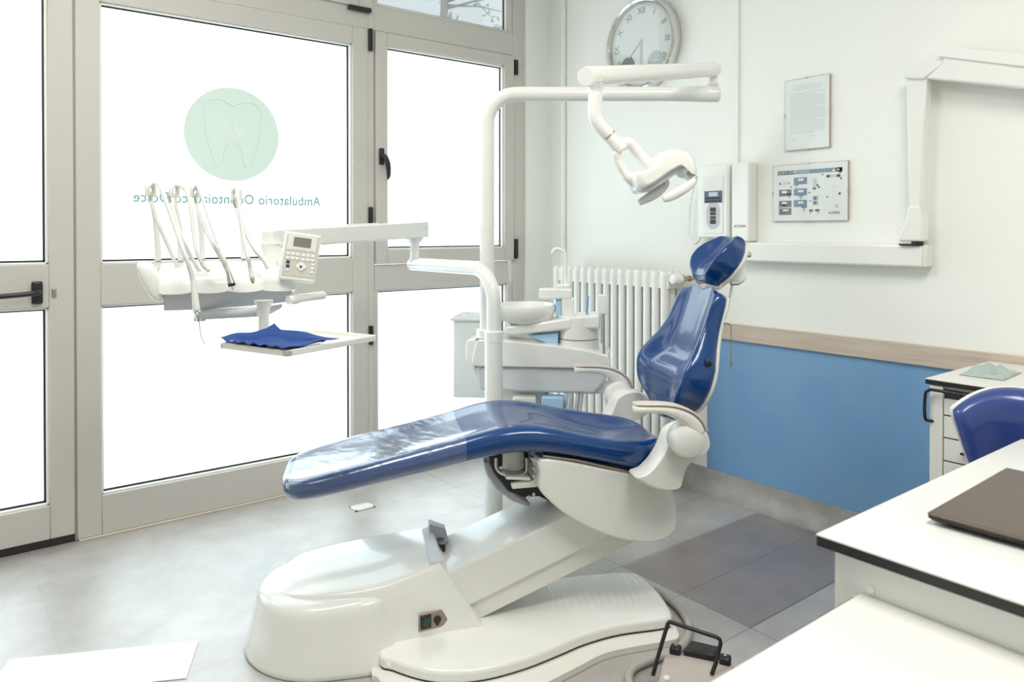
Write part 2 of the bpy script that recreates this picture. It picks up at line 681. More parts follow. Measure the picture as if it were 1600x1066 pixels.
# lever handle, keyhole and threshold strip of the door with the handle
hb = MB().box((.345, YW - .020, 1.005), (.385, YW - .003, 1.098))
structure(obj('handle_plate', hb, BLACK, D1, bev=.012, seg=4))
hb = MB().tube(smooth([(.365, YW - .015, 1.055), (.365, YW - .05, 1.055), (.35, YW - .064, 1.053), (.28, YW - .066, 1.048), (.22, YW - .062, 1.045)]), .011, 12)
structure(obj('door_handle', hb, BLACK, D1))
structure(obj('keyhole', MB().box((.417, YW - .009, 1.028), (.433, YW - .002, 1.066)), BRASS, D1, bev=.007, seg=3))
structure(obj('bottom_seal', MB().box((-.44, YW + .004, .002), (.497, YW + .045, .034)), BLACK, D1))
structure(obj('trim_5', MB().box((.497, YW + .004, .002), (.505, YW + .05, 2.37)), mat('joint_strip', (.30, .27, .24), .5, bump=(50, .02))))
structure(obj('trim_6', MB().box((.51, YW - .014, 0), (2.92, YW, .006)), mat('sill_sealant', (.72, .66, .58), .6, bump=(50, .1)), bev=.002))

# posts, transom and head of the fixed frame
for k, (a, b) in enumerate((((1.857, YW + .002, 0), (1.893, YW + .08, ZC)), ((2.83, YW + .002, 0), (2.921, YW + .08, ZC)), ((-.50, YW + .002, 0), (-.44, YW + .08, ZC)),
                            ((-.44, YW + .002, 2.37), (1.857, YW + .08, 2.475)), ((1.893, YW + .002, 2.37), (2.83, YW + .08, 2.500)),
                            ((1.896, YW + .004, .002), (2.83, YW + .08, .172)), ((1.896, YW + .004, .988), (2.80, YW + .08, 1.122)))):
    structure(obj('trim_%d' % (7 + k), MB().box(a, b), FRAME, bev=.002))
W1 = leaf('window_1', 1.897, 2.832, 1.126, 2.366, [(1.968, 2.760, 1.203, 2.298)], y0=YW - .010)
W2 = leaf('window_2', 1.893, 2.83, .172, .988, [(1.917, 2.792, .174, .986)], y0=YW + .006)
W3 = leaf('window_3', -.44, 1.875, 2.475, ZC, [(-.35, 1.80, 2.565, 2.95)], y0=YW - .010, glassm=CLEAR)
W4 = leaf('window_4', 1.893, 2.83, 2.500, ZC, [(1.917, 2.800, 2.512, 2.96)], y0=YW + .006, glassm=CLEAR)
# window handle
structure(obj('handle_plate', MB().box((1.912, YW - .026, 1.655), (1.942, YW - .010, 1.745)), BLACK, W1, bev=.010, seg=4))
structure(obj('window_handle', MB().tube(smooth([(1.927, YW - .012, 1.70), (1.927, YW - .046, 1.70), (1.932, YW - .056, 1.69), (1.944, YW - .058, 1.65), (1.948, YW - .056, 1.60), (1.943, YW - .054, 1.575)]),
                                         [.012, .012, .012, .012, .012, .012, .013, .0135, .014, .014, .013, .012, .011, .009, .006, .003][:16], 12), BLACK, W1))
# hinges
for par, x0, x1, z0, z1, y in ((D2, 1.858, 1.878, 2.255, 2.372, YW), (D2, 1.858, 1.878, 1.335, 1.430, YW), (D2, 1.858, 1.878, .70, .80, YW), (D2, 1.858, 1.878, .06, .15, YW),
                               (W1, 2.836, 2.860, 2.255, 2.345, YW), (W1, 2.836, 2.860, 1.135, 1.255, YW)):
    structure(obj('hinge', MB().box((x0, y - .016, z0), (x1, y + .003, z1)), BLACK, par, bev=.002))
structure(obj('hinge', MB().box((1.74, YW - .026, 2.452), (1.865, YW + .003, 2.474)), BLACK, W3, bev=.002))

# film disc with the tooth, and the lettering, both stuck on the frosted glass (read mirrored from the room)
disc = MB().cyl((1.165, YW + .0372, 1.762), (1.165, YW + .0365, 1.762), .222, n=64)
dk = tag(obj('window_sticker', disc, STICK), 'round pale green film disc with a faint tooth, stuck on the frosted door glass', 'sticker')
tooth = [(-.125, .10), (-.105, .135), (-.05, .142), (0, .122), (.05, .142), (.105, .135), (.128, .09), (.122, .0), (.10, -.08), (.078, -.145), (.052, -.15),
         (.04, -.09), (.018, -.045), (-.018, -.045), (-.04, -.09), (-.052, -.15), (-.078, -.145), (-.10, -.08), (-.122, 0), (-.125, .10)]
tp = [Vector((1.165 + x * 1.05, YW + .0360, 1.77 + z * 1.05)) for x, z in tooth]
TOOTHM = mat('pale_tooth_outline', (.82, .86, .81), .7, bump=(80, .01))
obj('tooth_outline', MB().tube(smooth(tp, 4), .0035, 6, flat=.3), TOOTHM, dk)
MG = frame((1.165, YW + .0362, 1.775), (1, 0, 0), (0, 0, 1))
obj('monogram', text_mb('AV', .085, MG, .0003), TOOTHM, dk)
ML = Matrix(((-1, 0, 0, 1.167), (0, 0, 1, YW + .0365), (0, 1, 0, 1.452), (0, 0, 0, 1)))
tag(obj('window_lettering', text_mb('Ambulatorio Odontoiatrico Dolce', .066, ML, .0003, spacing=1.05, bold=.0016), TEAL),
    'pale teal lettering in one line across the frosted door glass, mirrored', 'lettering')
for v in [o for o in COL.objects if o.name.startswith('window_lettering')]:
    w = max(p.co.x for p in v.data.vertices) - min(p.co.x for p in v.data.vertices)
    for p in v.data.vertices:
        p.co.x *= .875 / w

# ---- outside, seen through the clear transom
tag(obj('neighbouring_building', MB().box((7.2, 10.0, -.02), (12, 15, 8)), FACADE, bev=.02), 'pale grey building outside the clear transom window', 'building')
structure(obj('ground', MB().box((-12, YW + .26, -.3), (16, 20, -.02)), GROUND))
TR = thing('bare_tree', T(5.35, 8.2, -.02), 'thin-branched tree with sparse leaves outside the clear transom', 'tree')
tr = MB()
tr.tube([(5.35, 8.2, -.02), (5.4, 8.2, 1.5), (5.3, 8.25, 3.0), (5.35, 8.2, 5.0)], [.13, .11, .08, .03], 10)
lf = MB()
for k in range(46):
    h = random.uniform(2.2, 5.2)
    a = random.uniform(0, 2 * PI)
    ln = random.uniform(.6, 1.5)
    p0 = Vector((5.35, 8.2, h))
    p1 = p0 + Vector((math.cos(a) * ln * .5, math.sin(a) * ln * .4, .15))
    p2 = p0 + Vector((math.cos(a) * ln, math.sin(a) * ln * .8, random.uniform(-.25, .35)))
    tr.tube([p0, p1, p2], [.018, .011, .004], 5)
    for q in range(11):
        c = p1.lerp(p2, random.random()) + Vector([random.uniform(-.12, .12) for _ in range(3)])
        d1 = Vector([random.uniform(-1, 1) for _ in range(3)]).normalized() * .035
        d2 = Vector([random.uniform(-1, 1) for _ in range(3)]).normalized() * .022
        vs = [lf._p(c - d1), lf._p(c - d2), lf._p(c + d1), lf._p(c + d2)]
        lf.face(vs)
obj('trunk', tr, BARK, TR)
lv = obj('foliage', lf, LEAF, TR, flat=True)
lv['kind'] = 'stuff'

# ================================================================== RIGHT WALL
# ---- column radiator
RD = thing('radiator', T(2.98, 2.9, 0), 'cream column radiator on the wall behind the spittoon, its valve at the right end', 'radiator')
RPITCH, RY0 = .0578, 2.486
for k in range(15):
    y = RY0 + k * RPITCH
    c = MB()
    for x0_, x1_ in ((2.900, 2.940), (2.955, 2.995), (3.010, 3.045)):
        ring0 = []
        for z_, k_ in ((.135, .5), (.142, .85), (.16, 1), (1.075, 1), (1.092, .85), (1.099, .5)):
            xm, hx_ = (x0_ + x1_) / 2, (x1_ - x0_) / 2 * (.7 + .3 * k_)
            hy_ = (.0175 if x0_ < 2.91 else .0085) * k_
            ring0.append([(xm + hx_ * cx__, y + hy_ * sy__, z_) for cx__, sy__ in ((-1, -.55), (-.6, -1), (.6, -1), (1, -.55), (1, .55), (.6, 1), (-.6, 1), (-1, .55))])
        c.loft(ring0)
    for z0_, z1_ in ((1.012, 1.090), (.15, .225)):
        zc0 = (z0_ + z1_) / 2
        zh0 = (z1_ - z0_) / 2
        c.loft([[(2.914, y + t * .0289, zc0 + zh0 * (1 if abs(t) < .7 else .86) * q) for t, q in ((-1, -1), (-.6, -1), (.6, -1), (1, -1), (1, 1), (.6, 1), (-.6, 1), (-1, 1))],
                [(3.036, y + t * .0289, zc0 + zh0 * (1 if abs(t) < .7 else .86) * q) for t, q in ((-1, -1), (-.6, -1), (.6, -1), (1, -1), (1, 1), (.6, 1), (-.6, 1), (-1, 1))]])
    obj('radiator_section', c, WHITEM, RD, ang=50)
for y in (2.8, 3.2):
    obj('wall_bracket', MB().box((3.03, y, .62), (XR - .0005, y + .03, .65)), WHITEM, RD, bev=.003)
for y in (2.474, 3.282):
    obj('foot', MB().box((2.90, y, 0), (3.024, y + .025, .17)), WHITEM, RD, bev=.006)
vy = 2.455
vz = 1.063
obj('gap_shade_panel', MB().box((3.070, 2.50, .20), (3.078, 3.30, 1.0)), mat('taupe_gap_shade', (.10, .082, .07), .7, bump=(40, .05)), RD)  # dark panel added to paint the shade between the radiator columns
obj('valve_head', MB().lathe([(.004, -.004), (.020, 0), (.024, .006), (.025, .05), (.022, .062)], (2.905, vy - .03, vz), (1, 0, 0), 20), WHITE, RD)
obj('valve_body', MB().cyl((2.975, vy + .01, vz), (2.975, vy - .05, vz), .014).cyl((2.965, vy - .03, vz), (3.0, vy - .03, vz), .016)
    .cyl((3.0, vy - .03, vz), (3.03, vy - .03, vz), .011).cyl((3.03, vy - .03, vz), (3.045, vy - .03, vz), .015).cyl((3.045, vy - .03, vz), (XR - .002, vy - .03, vz), .009), BRASS, RD)
obj('pipe_rosette', MB().lathe([(.028, 0), (.026, -.006), (.012, -.01)], (XR - .002, vy - .03, vz), (1, 0, 0), 20), CHROME, RD)

# ---- wall clock
cy, cz, cr_ = 2.800, 2.322, .246
CK = thing('wall_clock', frame((XR, cy, cz), (0, -1, 0), (0, 0, 1)), 'large round silver-rimmed wall clock with roman numerals on the right wall', 'clock')
obj('rim', MB().lathe([(cr_ + .006, 0), (cr_ + .008, .02), (cr_ + .003, .048), (cr_ - .006, .055), (cr_ - .016, .05), (cr_ - .018, .04), (cr_ - .018, .02), (.01, .018)], (XR, cy, cz), (-1, 0, 0), 72), CHROME, CK)
obj('dial', MB().cyl((XR - .015, cy, cz), (XR - .028, cy, cz), cr_ - .019, n=64), PAPER, CK)
num = MB()
for k, s in enumerate(('XII', 'I', 'II', 'III', 'IIII', 'V', 'VI', 'VII', 'VIII', 'IX', 'X', 'XI')):
    a = R(90 - 30 * k)
    rr = cr_ * .74
    e = frame((XR - .0285, cy - math.cos(a) * rr, cz + math.sin(a) * rr), (0, -math.sin(a), -math.cos(a)), (0, -math.cos(a), math.sin(a)))
    tm = text_mb(s, .052, e, .0004, spacing=.9)
    me = bpy.data.meshes.new('n')
    tm.bm.to_mesh(me)
    num.bm.from_mesh(me)
    bpy.data.meshes.remove(me)
obj('numerals', num, mat('grey_numeral_ink', (.28, .28, .28), .5, bump=(80, .01)), CK, flat=True)
tk = MB()
for k in range(60):
    a = R(6 * k)
    rr = cr_ * .885
    tk.cbox((XR - .0288, cy + math.cos(a) * rr, cz + math.sin(a) * rr), (.001, .004, .004))
obj('minute_marks', tk, INKL, CK, flat=True)
for nm, dy, dz, m in (('subdial', -.10, -.105, mat('green_grey_subdial', (.50, .56, .53), .5, bump=(60, .01))), ('subdial', .10, -.105, mat('violet_grey_subdial', (.22, .20, .26), .5, bump=(60, .01)))):
    sd = obj(nm, MB().cyl((XR - .027, cy + dy, cz + dz), (XR - .0295, cy + dy, cz + dz), .052, n=36), m, CK)
    obj('pointer', MB().box((XR - .031, cy + dy - .030, cz + dz - .002), (XR - .0298, cy + dy + .030, cz + dz + .002)), PAPER, sd)
obj('hour_hand', MB().prism([(cy - .006, cz + .02), (cy + .006, cz + .02), (cy + .092, cz - .06), (cy + .086, cz - .066)], 0, XR - .033, XR - .0315), INKL, CK)
obj('minute_hand', MB().prism([(cy - .004, cz + .03), (cy + .004, cz + .03), (cy + .003, cz - .155), (cy - .003, cz - .155)], 0, XR - .036, XR - .0345), INKL, CK)
obj('crystal', MB().cyl((XR - .043, cy, cz), (XR - .045, cy, cz), cr_ - .017, n=64), clear('clock_crystal', (.98, .99, .99), 1.9, .02), CK)

# ---- frameless clip frames


def clip_frame(y0, y1, z0, z1, label):
    t = thing('clip_frame', frame((XR, (y0 + y1) / 2, z0), (0, -1, 0), (0, 0, 1)), label, 'picture frame', 'clip frames on the right wall')
    obj('backing', MB().box((XR - .012, y0, z0), (XR, y1, z1)), mat('backing_board', (.45, .36, .32), .8, bump=(60, .05)), t)
    obj('sheet', MB().box((XR - .0128, y0 + .002, z0 + .002), (XR - .012, y1 - .002, z1 - .002)), PAPER, t)
    obj('glass', MB().box((XR - .0162, y0, z0), (XR - .0145, y1, z1)), GLASSFR, t)
    for (ya, za) in (((y0 + y1) / 2, z0), ((y0 + y1) / 2, z1), (y0, (z0 + z1) / 2), (y1, (z0 + z1) / 2)):
        obj('clip', MB().cbox((XR - .010, ya, za), (.016, .012 if za in (z0, z1) else .004, .004 if za in (z0, z1) else .014)), STEEL, t, bev=.001)
    return t


fa = clip_frame(1.725, 1.94, 1.668, 1.987, 'portrait clip frame holding a typed letter, above the quick start guide')
ln = MB()
random.seed(3)
for k in range(30):
    z = 1.955 - k * .0082
    if k in (3, 27):
        continue
    a, b = (1.915, 1.745)
    if k < 3:
        a, b = 1.90, 1.76
    if k > 26:
        a, b = (1.915, 1.885) if k % 2 else (1.84, 1.79)
    if k % 7 == 5:
        b += .05
    ln.box((XR - .0132, b, z - .0012), (XR - .0129, a, z + .0012))
obj('typed_lines', ln, INKL, fa, flat=True)

fb = clip_frame(1.641, 2.001, 1.347, 1.604, 'landscape clip frame with a printed quick start guide beside the wall boxes')
SX = XR - .0132


def gy(px):                                        # position across the guide, in picture fractions
    return 2.001 - px * .36


def gz(py):
    return 1.604 - py * .257


def sheet(name, m, rects):
    b = MB()
    for (x0, y0, x1, y1) in rects:
        b.box((SX - .0002, gy(x1), gz(y1)), (SX, gy(x0), gz(y0)))
    return obj(name, b, m, fb, flat=True)


sheet('title_bar', INKB, [(.30, .105, .93, .175)])
sheet('title_bar_end', INKD, [(.07, .105, .30, .175), (.86, .1051, .93, .1749)])
MT = frame((SX - .0006, gy(.075), gz(.141)), (0, -1, 0), (0, 0, 1))
obj('title_text', text_mb('QUICK START GUIDE', .0172, MT, .0002, align='LEFT', spacing=.92), PAPER, fb, flat=True)
obj('title_symbols', MB().prism([(gy(.80), gz(.165)), (gy(.845), gz(.165)), (gy(.8225), gz(.115))], 0, SX - .0012, SX - .0006)
    .prism([(gy(.87), gz(.120)), (gy(.87), gz(.160)), (gy(.905), gz(.140))], 0, SX - .0012, SX - .0006), PAPER, fb, flat=True)
blu = [(.295, .235, .475, .355), (.295, .43, .475, .55), (.295, .63, .475, .75), (.295, .355, .36, .375), (.36, .55, .43, .57), (.40, .75, .475, .775)]
sheet('blue_panels', INKB, blu)
sheet('grey_panels', INKM, [(.09, .435, .265, .555), (.09, .635, .265, .75), (.09, .765, .265, .885)])
b = MB()
for (x0, y0, x1, y1) in [(.355, .255, .43, .295), (.355, .455, .43, .495), (.355, .655, .43, .695), (.13, .455, .20, .50), (.13, .655, .20, .69), (.145, .785, .22, .82)]:
    b.box((SX - .0006, gy(x1), gz(y1)), (SX - .0003, gy(x0), gz(y0)))
obj('panel_screens', b, PAPER, fb, flat=True)
sheet('dark_marks', INKD, [(.09, .315, .115, .345), (.225, .30, .235, .345), (.20, .51, .265, .535), (.225, .565, .245, .585), (.13, .70, .19, .72), (.32, .395, .335, .415), (.385, .585, .40, .61),
                           (.43, .79, .445, .82), (.25, .385, .275, .405), (.73, .22, .775, .265), (.86, .22, .905, .265), (.89, .175, .92, .195), (.905, .275, .925, .305), (.60, .37, .625, .40), (.62, .405, .645, .435),
                           (.51, .64, .525, .665), (.885, .525, .91, .565), (.735, .58, .75, .61), (.505, .80, .555, .835), (.585, .80, .64, .835), (.515, .85, .53, .87), (.62, .85, .635, .87), (.50, .50, .52, .52), (.67, .20, .69, .22)])
sheet('violet_keys', mat('violet_ink', (.16, .18, .36), .5, bump=(80, .01)), [(.565, .575, .605, .64), (.565, .655, .605, .72), (.55, .42, .595, .46)])
sheet('faint_figures', INKL, [(.145, .30, .185, .345), (.195, .31, .215, .345), (.555, .26, .605, .41), (.78, .22, .855, .26), (.84, .72, .88, .78), (.77, .42, .86, .425), (.545, .56, .563, .74), (.607, .56, .63, .74)])
MT = frame((SX - .0005, gy(.90), gz(.865)), (0, -1, 0), (0, 0, 1))
obj('maker_name', text_mb('ACTEON', .0135, MT, .0002, align='RIGHT', spacing=.9), INKD, fb, flat=True)

# ---- x-ray timer boxes
FX = 3.05
b1 = thing('xray_timer', frame((XR, 2.30, 1.262), (0, -1, 0), (0, 0, 1)), 'white wall box with a small display and black oval keypad, left of the plain box', 'control box')
obj('housing', MB().box((FX, 2.205, 1.268), (XR - .001, 2.392, 1.630)), WHITE, b1, bev=.012, seg=3)
obj('keypad_panel', MB().box((FX - .003, 2.232, 1.29), (FX, 2.352, 1.575)), WHITEM, b1, bev=.003)
py0 = 2.236


def ky(px):
    return meet(px, 300, Vector((1, 0, 0)), FX).y


def kz(py):
    return meet(1115, py, Vector((1, 0, 0)), FX).z


dsp = obj('display_panel', MB().box((FX - .005, ky(1129), kz(317)), (FX - .003, ky(1101.5), kz(298.5))), mat('slate_panel', (.10, .12, .19), .4, bump=(60, .02)), b1)
obj('display', MB().box((FX - .0062, ky(1122.5), kz(307)), (FX - .005, ky(1108.5), kz(300.5))), mat('pale_lcd', (.55, .62, .66), .3, bump=(60, .01)), dsp)
kk = MB()
for r_ in range(2):
    for c_ in range(5):
        x0 = 1103.2 + c_ * 5.0
        kk.box((FX - .0062, ky(x0 + 4.0), kz(311.6 + r_ * 4.6)), (FX - .005, ky(x0), kz(308.2 + r_ * 4.6)))
obj('display_keys', kk, BLACK, dsp)
ov = [(ky(1115) + .040 * math.cos(R(a)), kz(337) + .047 * math.sin(R(a)) * (1.0) + (.02 if math.sin(R(a)) > 0 else -.02)) for a in range(0, 360, 12)]
obj('oval_pad', MB().prism(ov, 0, FX - .0045, FX - .003), mat('light_grey_pad', (.55, .56, .56), .5, bump=(60, .02)), b1)
kk = MB()
for (a, b_) in ((324.5, 331), (332, 336.2), (338, 342), (343, 350)):
    kk.box((FX - .007, ky(1119.3), kz(b_)), (FX - .0045, ky(1110.8), kz(a)))
obj('keypad_buttons', kk, BLACK, b1, bev=.003)
cord = [(3.08, 2.39, 1.60), (3.07, 2.43, 1.52), (3.07, 2.452, 1.40), (3.07, 2.455, 1.30), (3.07, 2.43, 1.245), (3.07, 2.40, 1.25), (3.09, 2.385, 1.29)]
cp = smooth([Vector(p) for p in cord], 12)
coil = []
for i, p in enumerate(cp):
    coil.append(p + Vector((0, .004 * math.cos(i * 2.1), .004 * math.sin(i * 2.1))))
obj('coiled_cord', MB().tube(coil, .0055, 8), WHITE, b1)
b2 = thing('xray_generator', frame((XR, 2.14, 1.25), (0, -1, 0), (0, 0, 1)), 'plain tall white wall box with small black lettering, right of the keypad box', 'control box')
obj('housing', MB().box((FX, 2.088, 1.252), (XR - .012, 2.190, 1.630)), WHITE, b2, bev=.010, seg=3)
obj('back_plate', MB().box((XR - .012, 2.092, 1.254), (XR - .001, 2.186, 1.627)), CREAM, b2, bev=.002)
obj('maker_name', text_mb('ACTEON', .017, frame((FX - .0006, 2.140, kz(354)), (0, -1, 0), (0, 0, 1)), .0002, spacing=.92), INKD, b2, flat=True)

# ---- x-ray arm on its horizontal wall bracket
XA = thing('xray_apparatus', T(3.07, 1.75, 1.156), 'white folded x-ray apparatus on a long horizontal wall bracket, right of the framed guide', 'x-ray machine')
obj('wall_bracket', MB().box((3.05, 1.312, 1.160), (XR - .001, 2.17, 1.250)), WHITE, XA, bev=.010, seg=3)
obj('bracket_cap', MB().box((3.052, 1.300, 1.162), (XR - .001, 1.312, 1.248)), CREAM, XA, bev=.004)
obj('pivot', MB().cyl((3.06, 1.335, 1.245), (3.06, 1.335, 1.262), .022).box((3.035, 1.325, 1.246), (3.075, 1.395, 1.252)), BLACK, XA)
obj('pivot_block', MB().prism([(1.305, 1.262), (1.395, 1.262), (1.395, 1.285), (1.372, 1.335), (1.36, 1.40), (1.315, 1.40), (1.305, 1.33)], 0, 3.03, 3.095), WHITE, XA, bev=.008, seg=3)
obj('lower_arm', MB().prism([(1.312, 1.36), (1.360, 1.36), (1.372, 1.92), (1.345, 1.945), (1.288, 1.945), (1.303, 1.70)], 0, 3.035, 3.09), WHITE, XA, bev=.008, seg=3)
obj('elbow', MB().prism([(1.372, 1.900), (1.372, 1.925), (1.335, 1.945), (1.25, 1.985), (1.20, 1.985), (1.235, 1.925), (1.30, 1.885)], 0, 3.02, 3.10), WHITE, XA, bev=.006, seg=3)
obj('upper_arm', MB().prism([(1.290, 1.885), (1.235, 1.925), (1.205, 1.985), (.62, 1.80), (.62, 1.705)], 0, 3.01, 3.085), WHITE, XA, bev=.010, seg=3)
obj('upper_arm_cover', MB().prism([(1.24, 1.958), (1.205, 1.990), (.62, 1.808), (.62, 1.765)], 0, 3.00, 3.095), WHITE, XA, bev=.004, seg=2)

# ---- small chain hanging behind the backrest
bc = MB()
cu0 = .650 + (.985 - .89) * .315
chk = CH @ Vector((cu0 + .004, -.166, .992))
cx0 = CH @ Vector((cu0 + .034, -.166, .985))
bc.tube([chk, chk.lerp(cx0, .6) + Vector((0, 0, .006)), cx0], .0022, 8)
for k in range(14):
    bc.ball((cx0.x, cx0.y, cx0.z - .0078 * k), .0026, 8)
bcz = cx0.z - .0078 * 14
bc.cyl((cx0.x, cx0.y, cx0.z), (cx0.x, cx0.y, bcz - .01), .0009, n=6)
bc.tube([(cx0.x, cx0.y, bcz), (cx0.x - .004, cx0.y, bcz - .015), (cx0.x + .006, cx0.y, bcz - .022), (cx0.x - .006, cx0.y, bcz - .028)], .0026, 8)
# hangs from a small hook on the chair's back shell (linked with the chair)
BIB = bc

# ================================================================== DENTAL CHAIR
DC = thing('dental_chair', CH, 'blue upholstered dental chair with white base and armrests in the middle of the room', 'dental chair')

# seat and leg cushion: sections across the chair
ST = [  # u, half width, bottom, top crease, dip
    (-.742, .060, .505, .530, .000), (-.735, .110, .490, .540, .000), (-.715, .160, .484, .545, .002), (-.685, .187, .482, .551, .004), (-.64, .197, .487, .562, .006),
    (-.56, .200, .501, .579, .008), (-.42, .203, .528, .609, .010), (-.30, .206, .551, .634, .010), (-.20, .208, .569, .656, .008),
    (-.13, .210, .582, .674, .004), (-.07, .212, .592, .687, .002), (0.0, .214, .596, .692, .004), (.08, .216, .588, .683, .012), (.16, .218, .572, .664, .026),
    (.24, .220, .555, .645, .036), (.32, .220, .532, .630, .038), (.38, .214, .512, .622, .034), (.425, .195, .515, .618, .024), (.46, .160, .530, .612, .010),
    (.485, .115, .548, .604, .004), (.495, .06, .562, .596, 0)]


def cush(u, hw, wb, wt, d, off=0.0):
    h = wt - wb
    k = hw / .2
    half = [(0, wb), (.12, wb), (.172, wb + .10 * h), (.196, wb + .28 * h), (.204, wb + .5 * h), (.203, wb + .72 * h), (.195, wb + .90 * h), (.178, wt + .001),
            (.150, wt + .002 - d * .15), (.105, wt - d * .75), (.05, wt - d), ]
    pts = [(v * k, w) for v, w in half] + [(0, wt - d)] + [(-v * k, w) for v, w in reversed(half[1:])]
    if off:
        cw_ = (wb + wt) / 2
        out = []
        for v, w in pts:
            n = Vector((v, (w - cw_) * 2.2))
            n = n.normalized() if n.length > 1e-6 else n
            out.append((v + n.x * off, w + n.y * off))
        pts = out
    return [(u, v, w) for v, w in pts]


m = MB(CH).loft([cush(*s) for s in ST])
obj('seat_cushion', m, BLUE, DC, sub=2)
# piping seam line where the leg section joins
PC = [s for s in ST if s[0] <= -.19]
pcr = []
for i, s in enumerate(PC):
    pcr.append(cush(*s, off=.004 + .0025 * math.sin(i * 2.3)))
k0 = cush(-.182, .2085, .573, .660, .008, off=.0042)
pm = MB(CH).loft(pcr[2:] + [k0], caps=False)
obj_pc = tag(obj('plastic_foot_cover', pm, FILM, sub=2), 'clear wrinkled plastic cover wrapped round the foot end of the blue dental chair', 'cover')


def cushion_grid(F, hw, wlo, whi, back, thick, nt=20, ns_=22):
    """pillow between a back surface and a shaped front; F maps (n, v, h) into the chair frame"""
    mb = MB(CH)
    fr_, bk = [], []
    for i in range(ns_ + 1):
        s = i / ns_
        rf, rb = [], []
        for j in range(nt + 1):
            t = -1 + 2 * j / nt
            tt = math.sin(t * PI / 2) * .35 + t * .65
            w0, w1 = wlo(tt), whi(tt)
            ss = .5 - .5 * math.cos(PI * s) if True else s
            ss = .4 * ss + .6 * s
            h = w0 + (w1 - w0) * ss
            v = tt * hw(ss)
            T_ = thick(ss, tt)
            rf.append(mb._p(F(T_, v, h)))
            if 0 < i < ns_ and 0 < j < nt:
                rb.append(mb._p(F(-back(ss, tt), v, h)))
            else:
                rb.append(rf[-1])
        fr_.append(rf)
        bk.append(rb)
    for i in range(ns_):
        for j in range(nt):
            mb.face([fr_[i][j], fr_[i + 1][j], fr_[i + 1][j + 1], fr_[i][j + 1]])
            q = [bk[i][j], bk[i][j + 1], bk[i + 1][j + 1], bk[i + 1][j]]
            q2 = []
            for x in q:
                if x not in q2:
                    q2.append(x)
            if len(q2) >= 3:
                mb.face(q2)
    return mb


def lerp_tab(tab, x):
    if x <= tab[0][0]:
        return tab[0][1]
    for (a, b), (c, d) in zip(tab, tab[1:]):
        if x <= c:
            k = (x - a) / (c - a)
            k = k * k * (3 - 2 * k)
            return b + (d - b) * k
    return tab[-1][1]


def sstep(a, b, x):
    k = max(0, min(1, (x - a) / (b - a)))
    return k * k * (3 - 2 * k)


def back_u(w):                                     # side profile of the back shell
    return .650 + (w - .89) * .315


def spline(tab, x):
    """smooth curve through rows (x, a, b, ...) -> tuple"""
    n = len(tab)
    x = max(tab[0][0], min(tab[-1][0], x))
    i = 0
    while i < n - 2 and x > tab[i + 1][0]:
        i += 1
    p0, p1, p2, p3 = tab[max(i - 1, 0)], tab[i], tab[i + 1], tab[min(i + 2, n - 1)]
    t = (x - p1[0]) / (p2[0] - p1[0])
    out = []
    for q in range(1, len(p1)):
        m1 = (p2[q] - p0[q]) / max(1e-6, (p2[0] - p0[0])) * (p2[0] - p1[0])
        m2 = (p3[q] - p1[q]) / max(1e-6, (p3[0] - p1[0])) * (p2[0] - p1[0])
        out.append((2 * t ** 3 - 3 * t * t + 1) * p1[q] + (t ** 3 - 2 * t * t + t) * m1 + (-2 * t ** 3 + 3 * t * t) * p2[q] + (t ** 3 - t * t) * m2)
    return out


def pillow(F, tab, n=26, hmod=lambda h, t: 0, off=0.0, back=None, wing=(.44, .98)):
    """rounded upholstered pad: rows (height, half width, centre thickness, side thickness)"""
    mb = MB(CH)
    h0, h1 = tab[0][0], tab[-1][0]
    rings = []

    def ring(h, sc, hh):
        W, Tc, Tw = spline(tab, h)
        W += off
        half = []
        for t in (0, .14, .28, .42, .54, .65, .75, .83, .90, .955):
            k = sstep(wing[0], wing[1], t)
            r_ = 1 - .14 * sstep(.86, 1.0, t)
            half.append((t, (Tc + (Tw - Tc) * k) * r_))
        half += [(.985, Tw * .60), (1.0, Tw * .38), (.995, Tw * .14), (.965, 0), (.80, -.004), (.4, -.006), (0, -.006)]
        if back is not None:
            half = [(t, (back[0] if q > .001 else back[1])) for t, q in half]
        pts = half + [(-t, q) for t, q in reversed(half[1:-1])]
        mid = (Tw if back is None else (back[0] + back[1])) / 2
        return [F(mid + (q - mid) * sc, t * W * (.82 + .18 * sc), hh + hmod(h, t) * 1.0) for t, q in pts]
    d = .018
    for sc, dh in ((.25, 0), (.55, .0035), (.82, .009)):
        rings.append(ring(h0, sc, h0 - d + dh))
    for i in range(n + 1):
        h = h0 + (h1 - h0) * i / n
        rings.append(ring(h, 1, h))
    for sc, dh in ((.82, .009), (.55, .0145), (.25, .018)):
        rings.append(ring(h1, sc, h1 + dh))
    return mb.loft(rings)


def BF(n, v, h):
    return (back_u(h) - n * .95, v, h + n * .30)


BT = [(.660, .125, .050, .060), (.690, .170, .064, .078), (.725, .200, .074, .094), (.770, .224, .086, .106), (.805, .230, .078, .110), (.845, .222, .050, .100), (.875, .208, .040, .088),
      (.910, .190, .036, .074), (.960, .172, .032, .060), (1.010, .165, .031, .055), (1.050, .162, .030, .052), (1.072, .156, .028, .048)]


def bmod(h, t):
    a = abs(t)
    return sstep(.93, 1.07, h) * (.016 * math.sin(min(1, a * 1.25) * PI) - .004) + (1 - sstep(.66, .74, h)) * (.030 * a * a - .006)


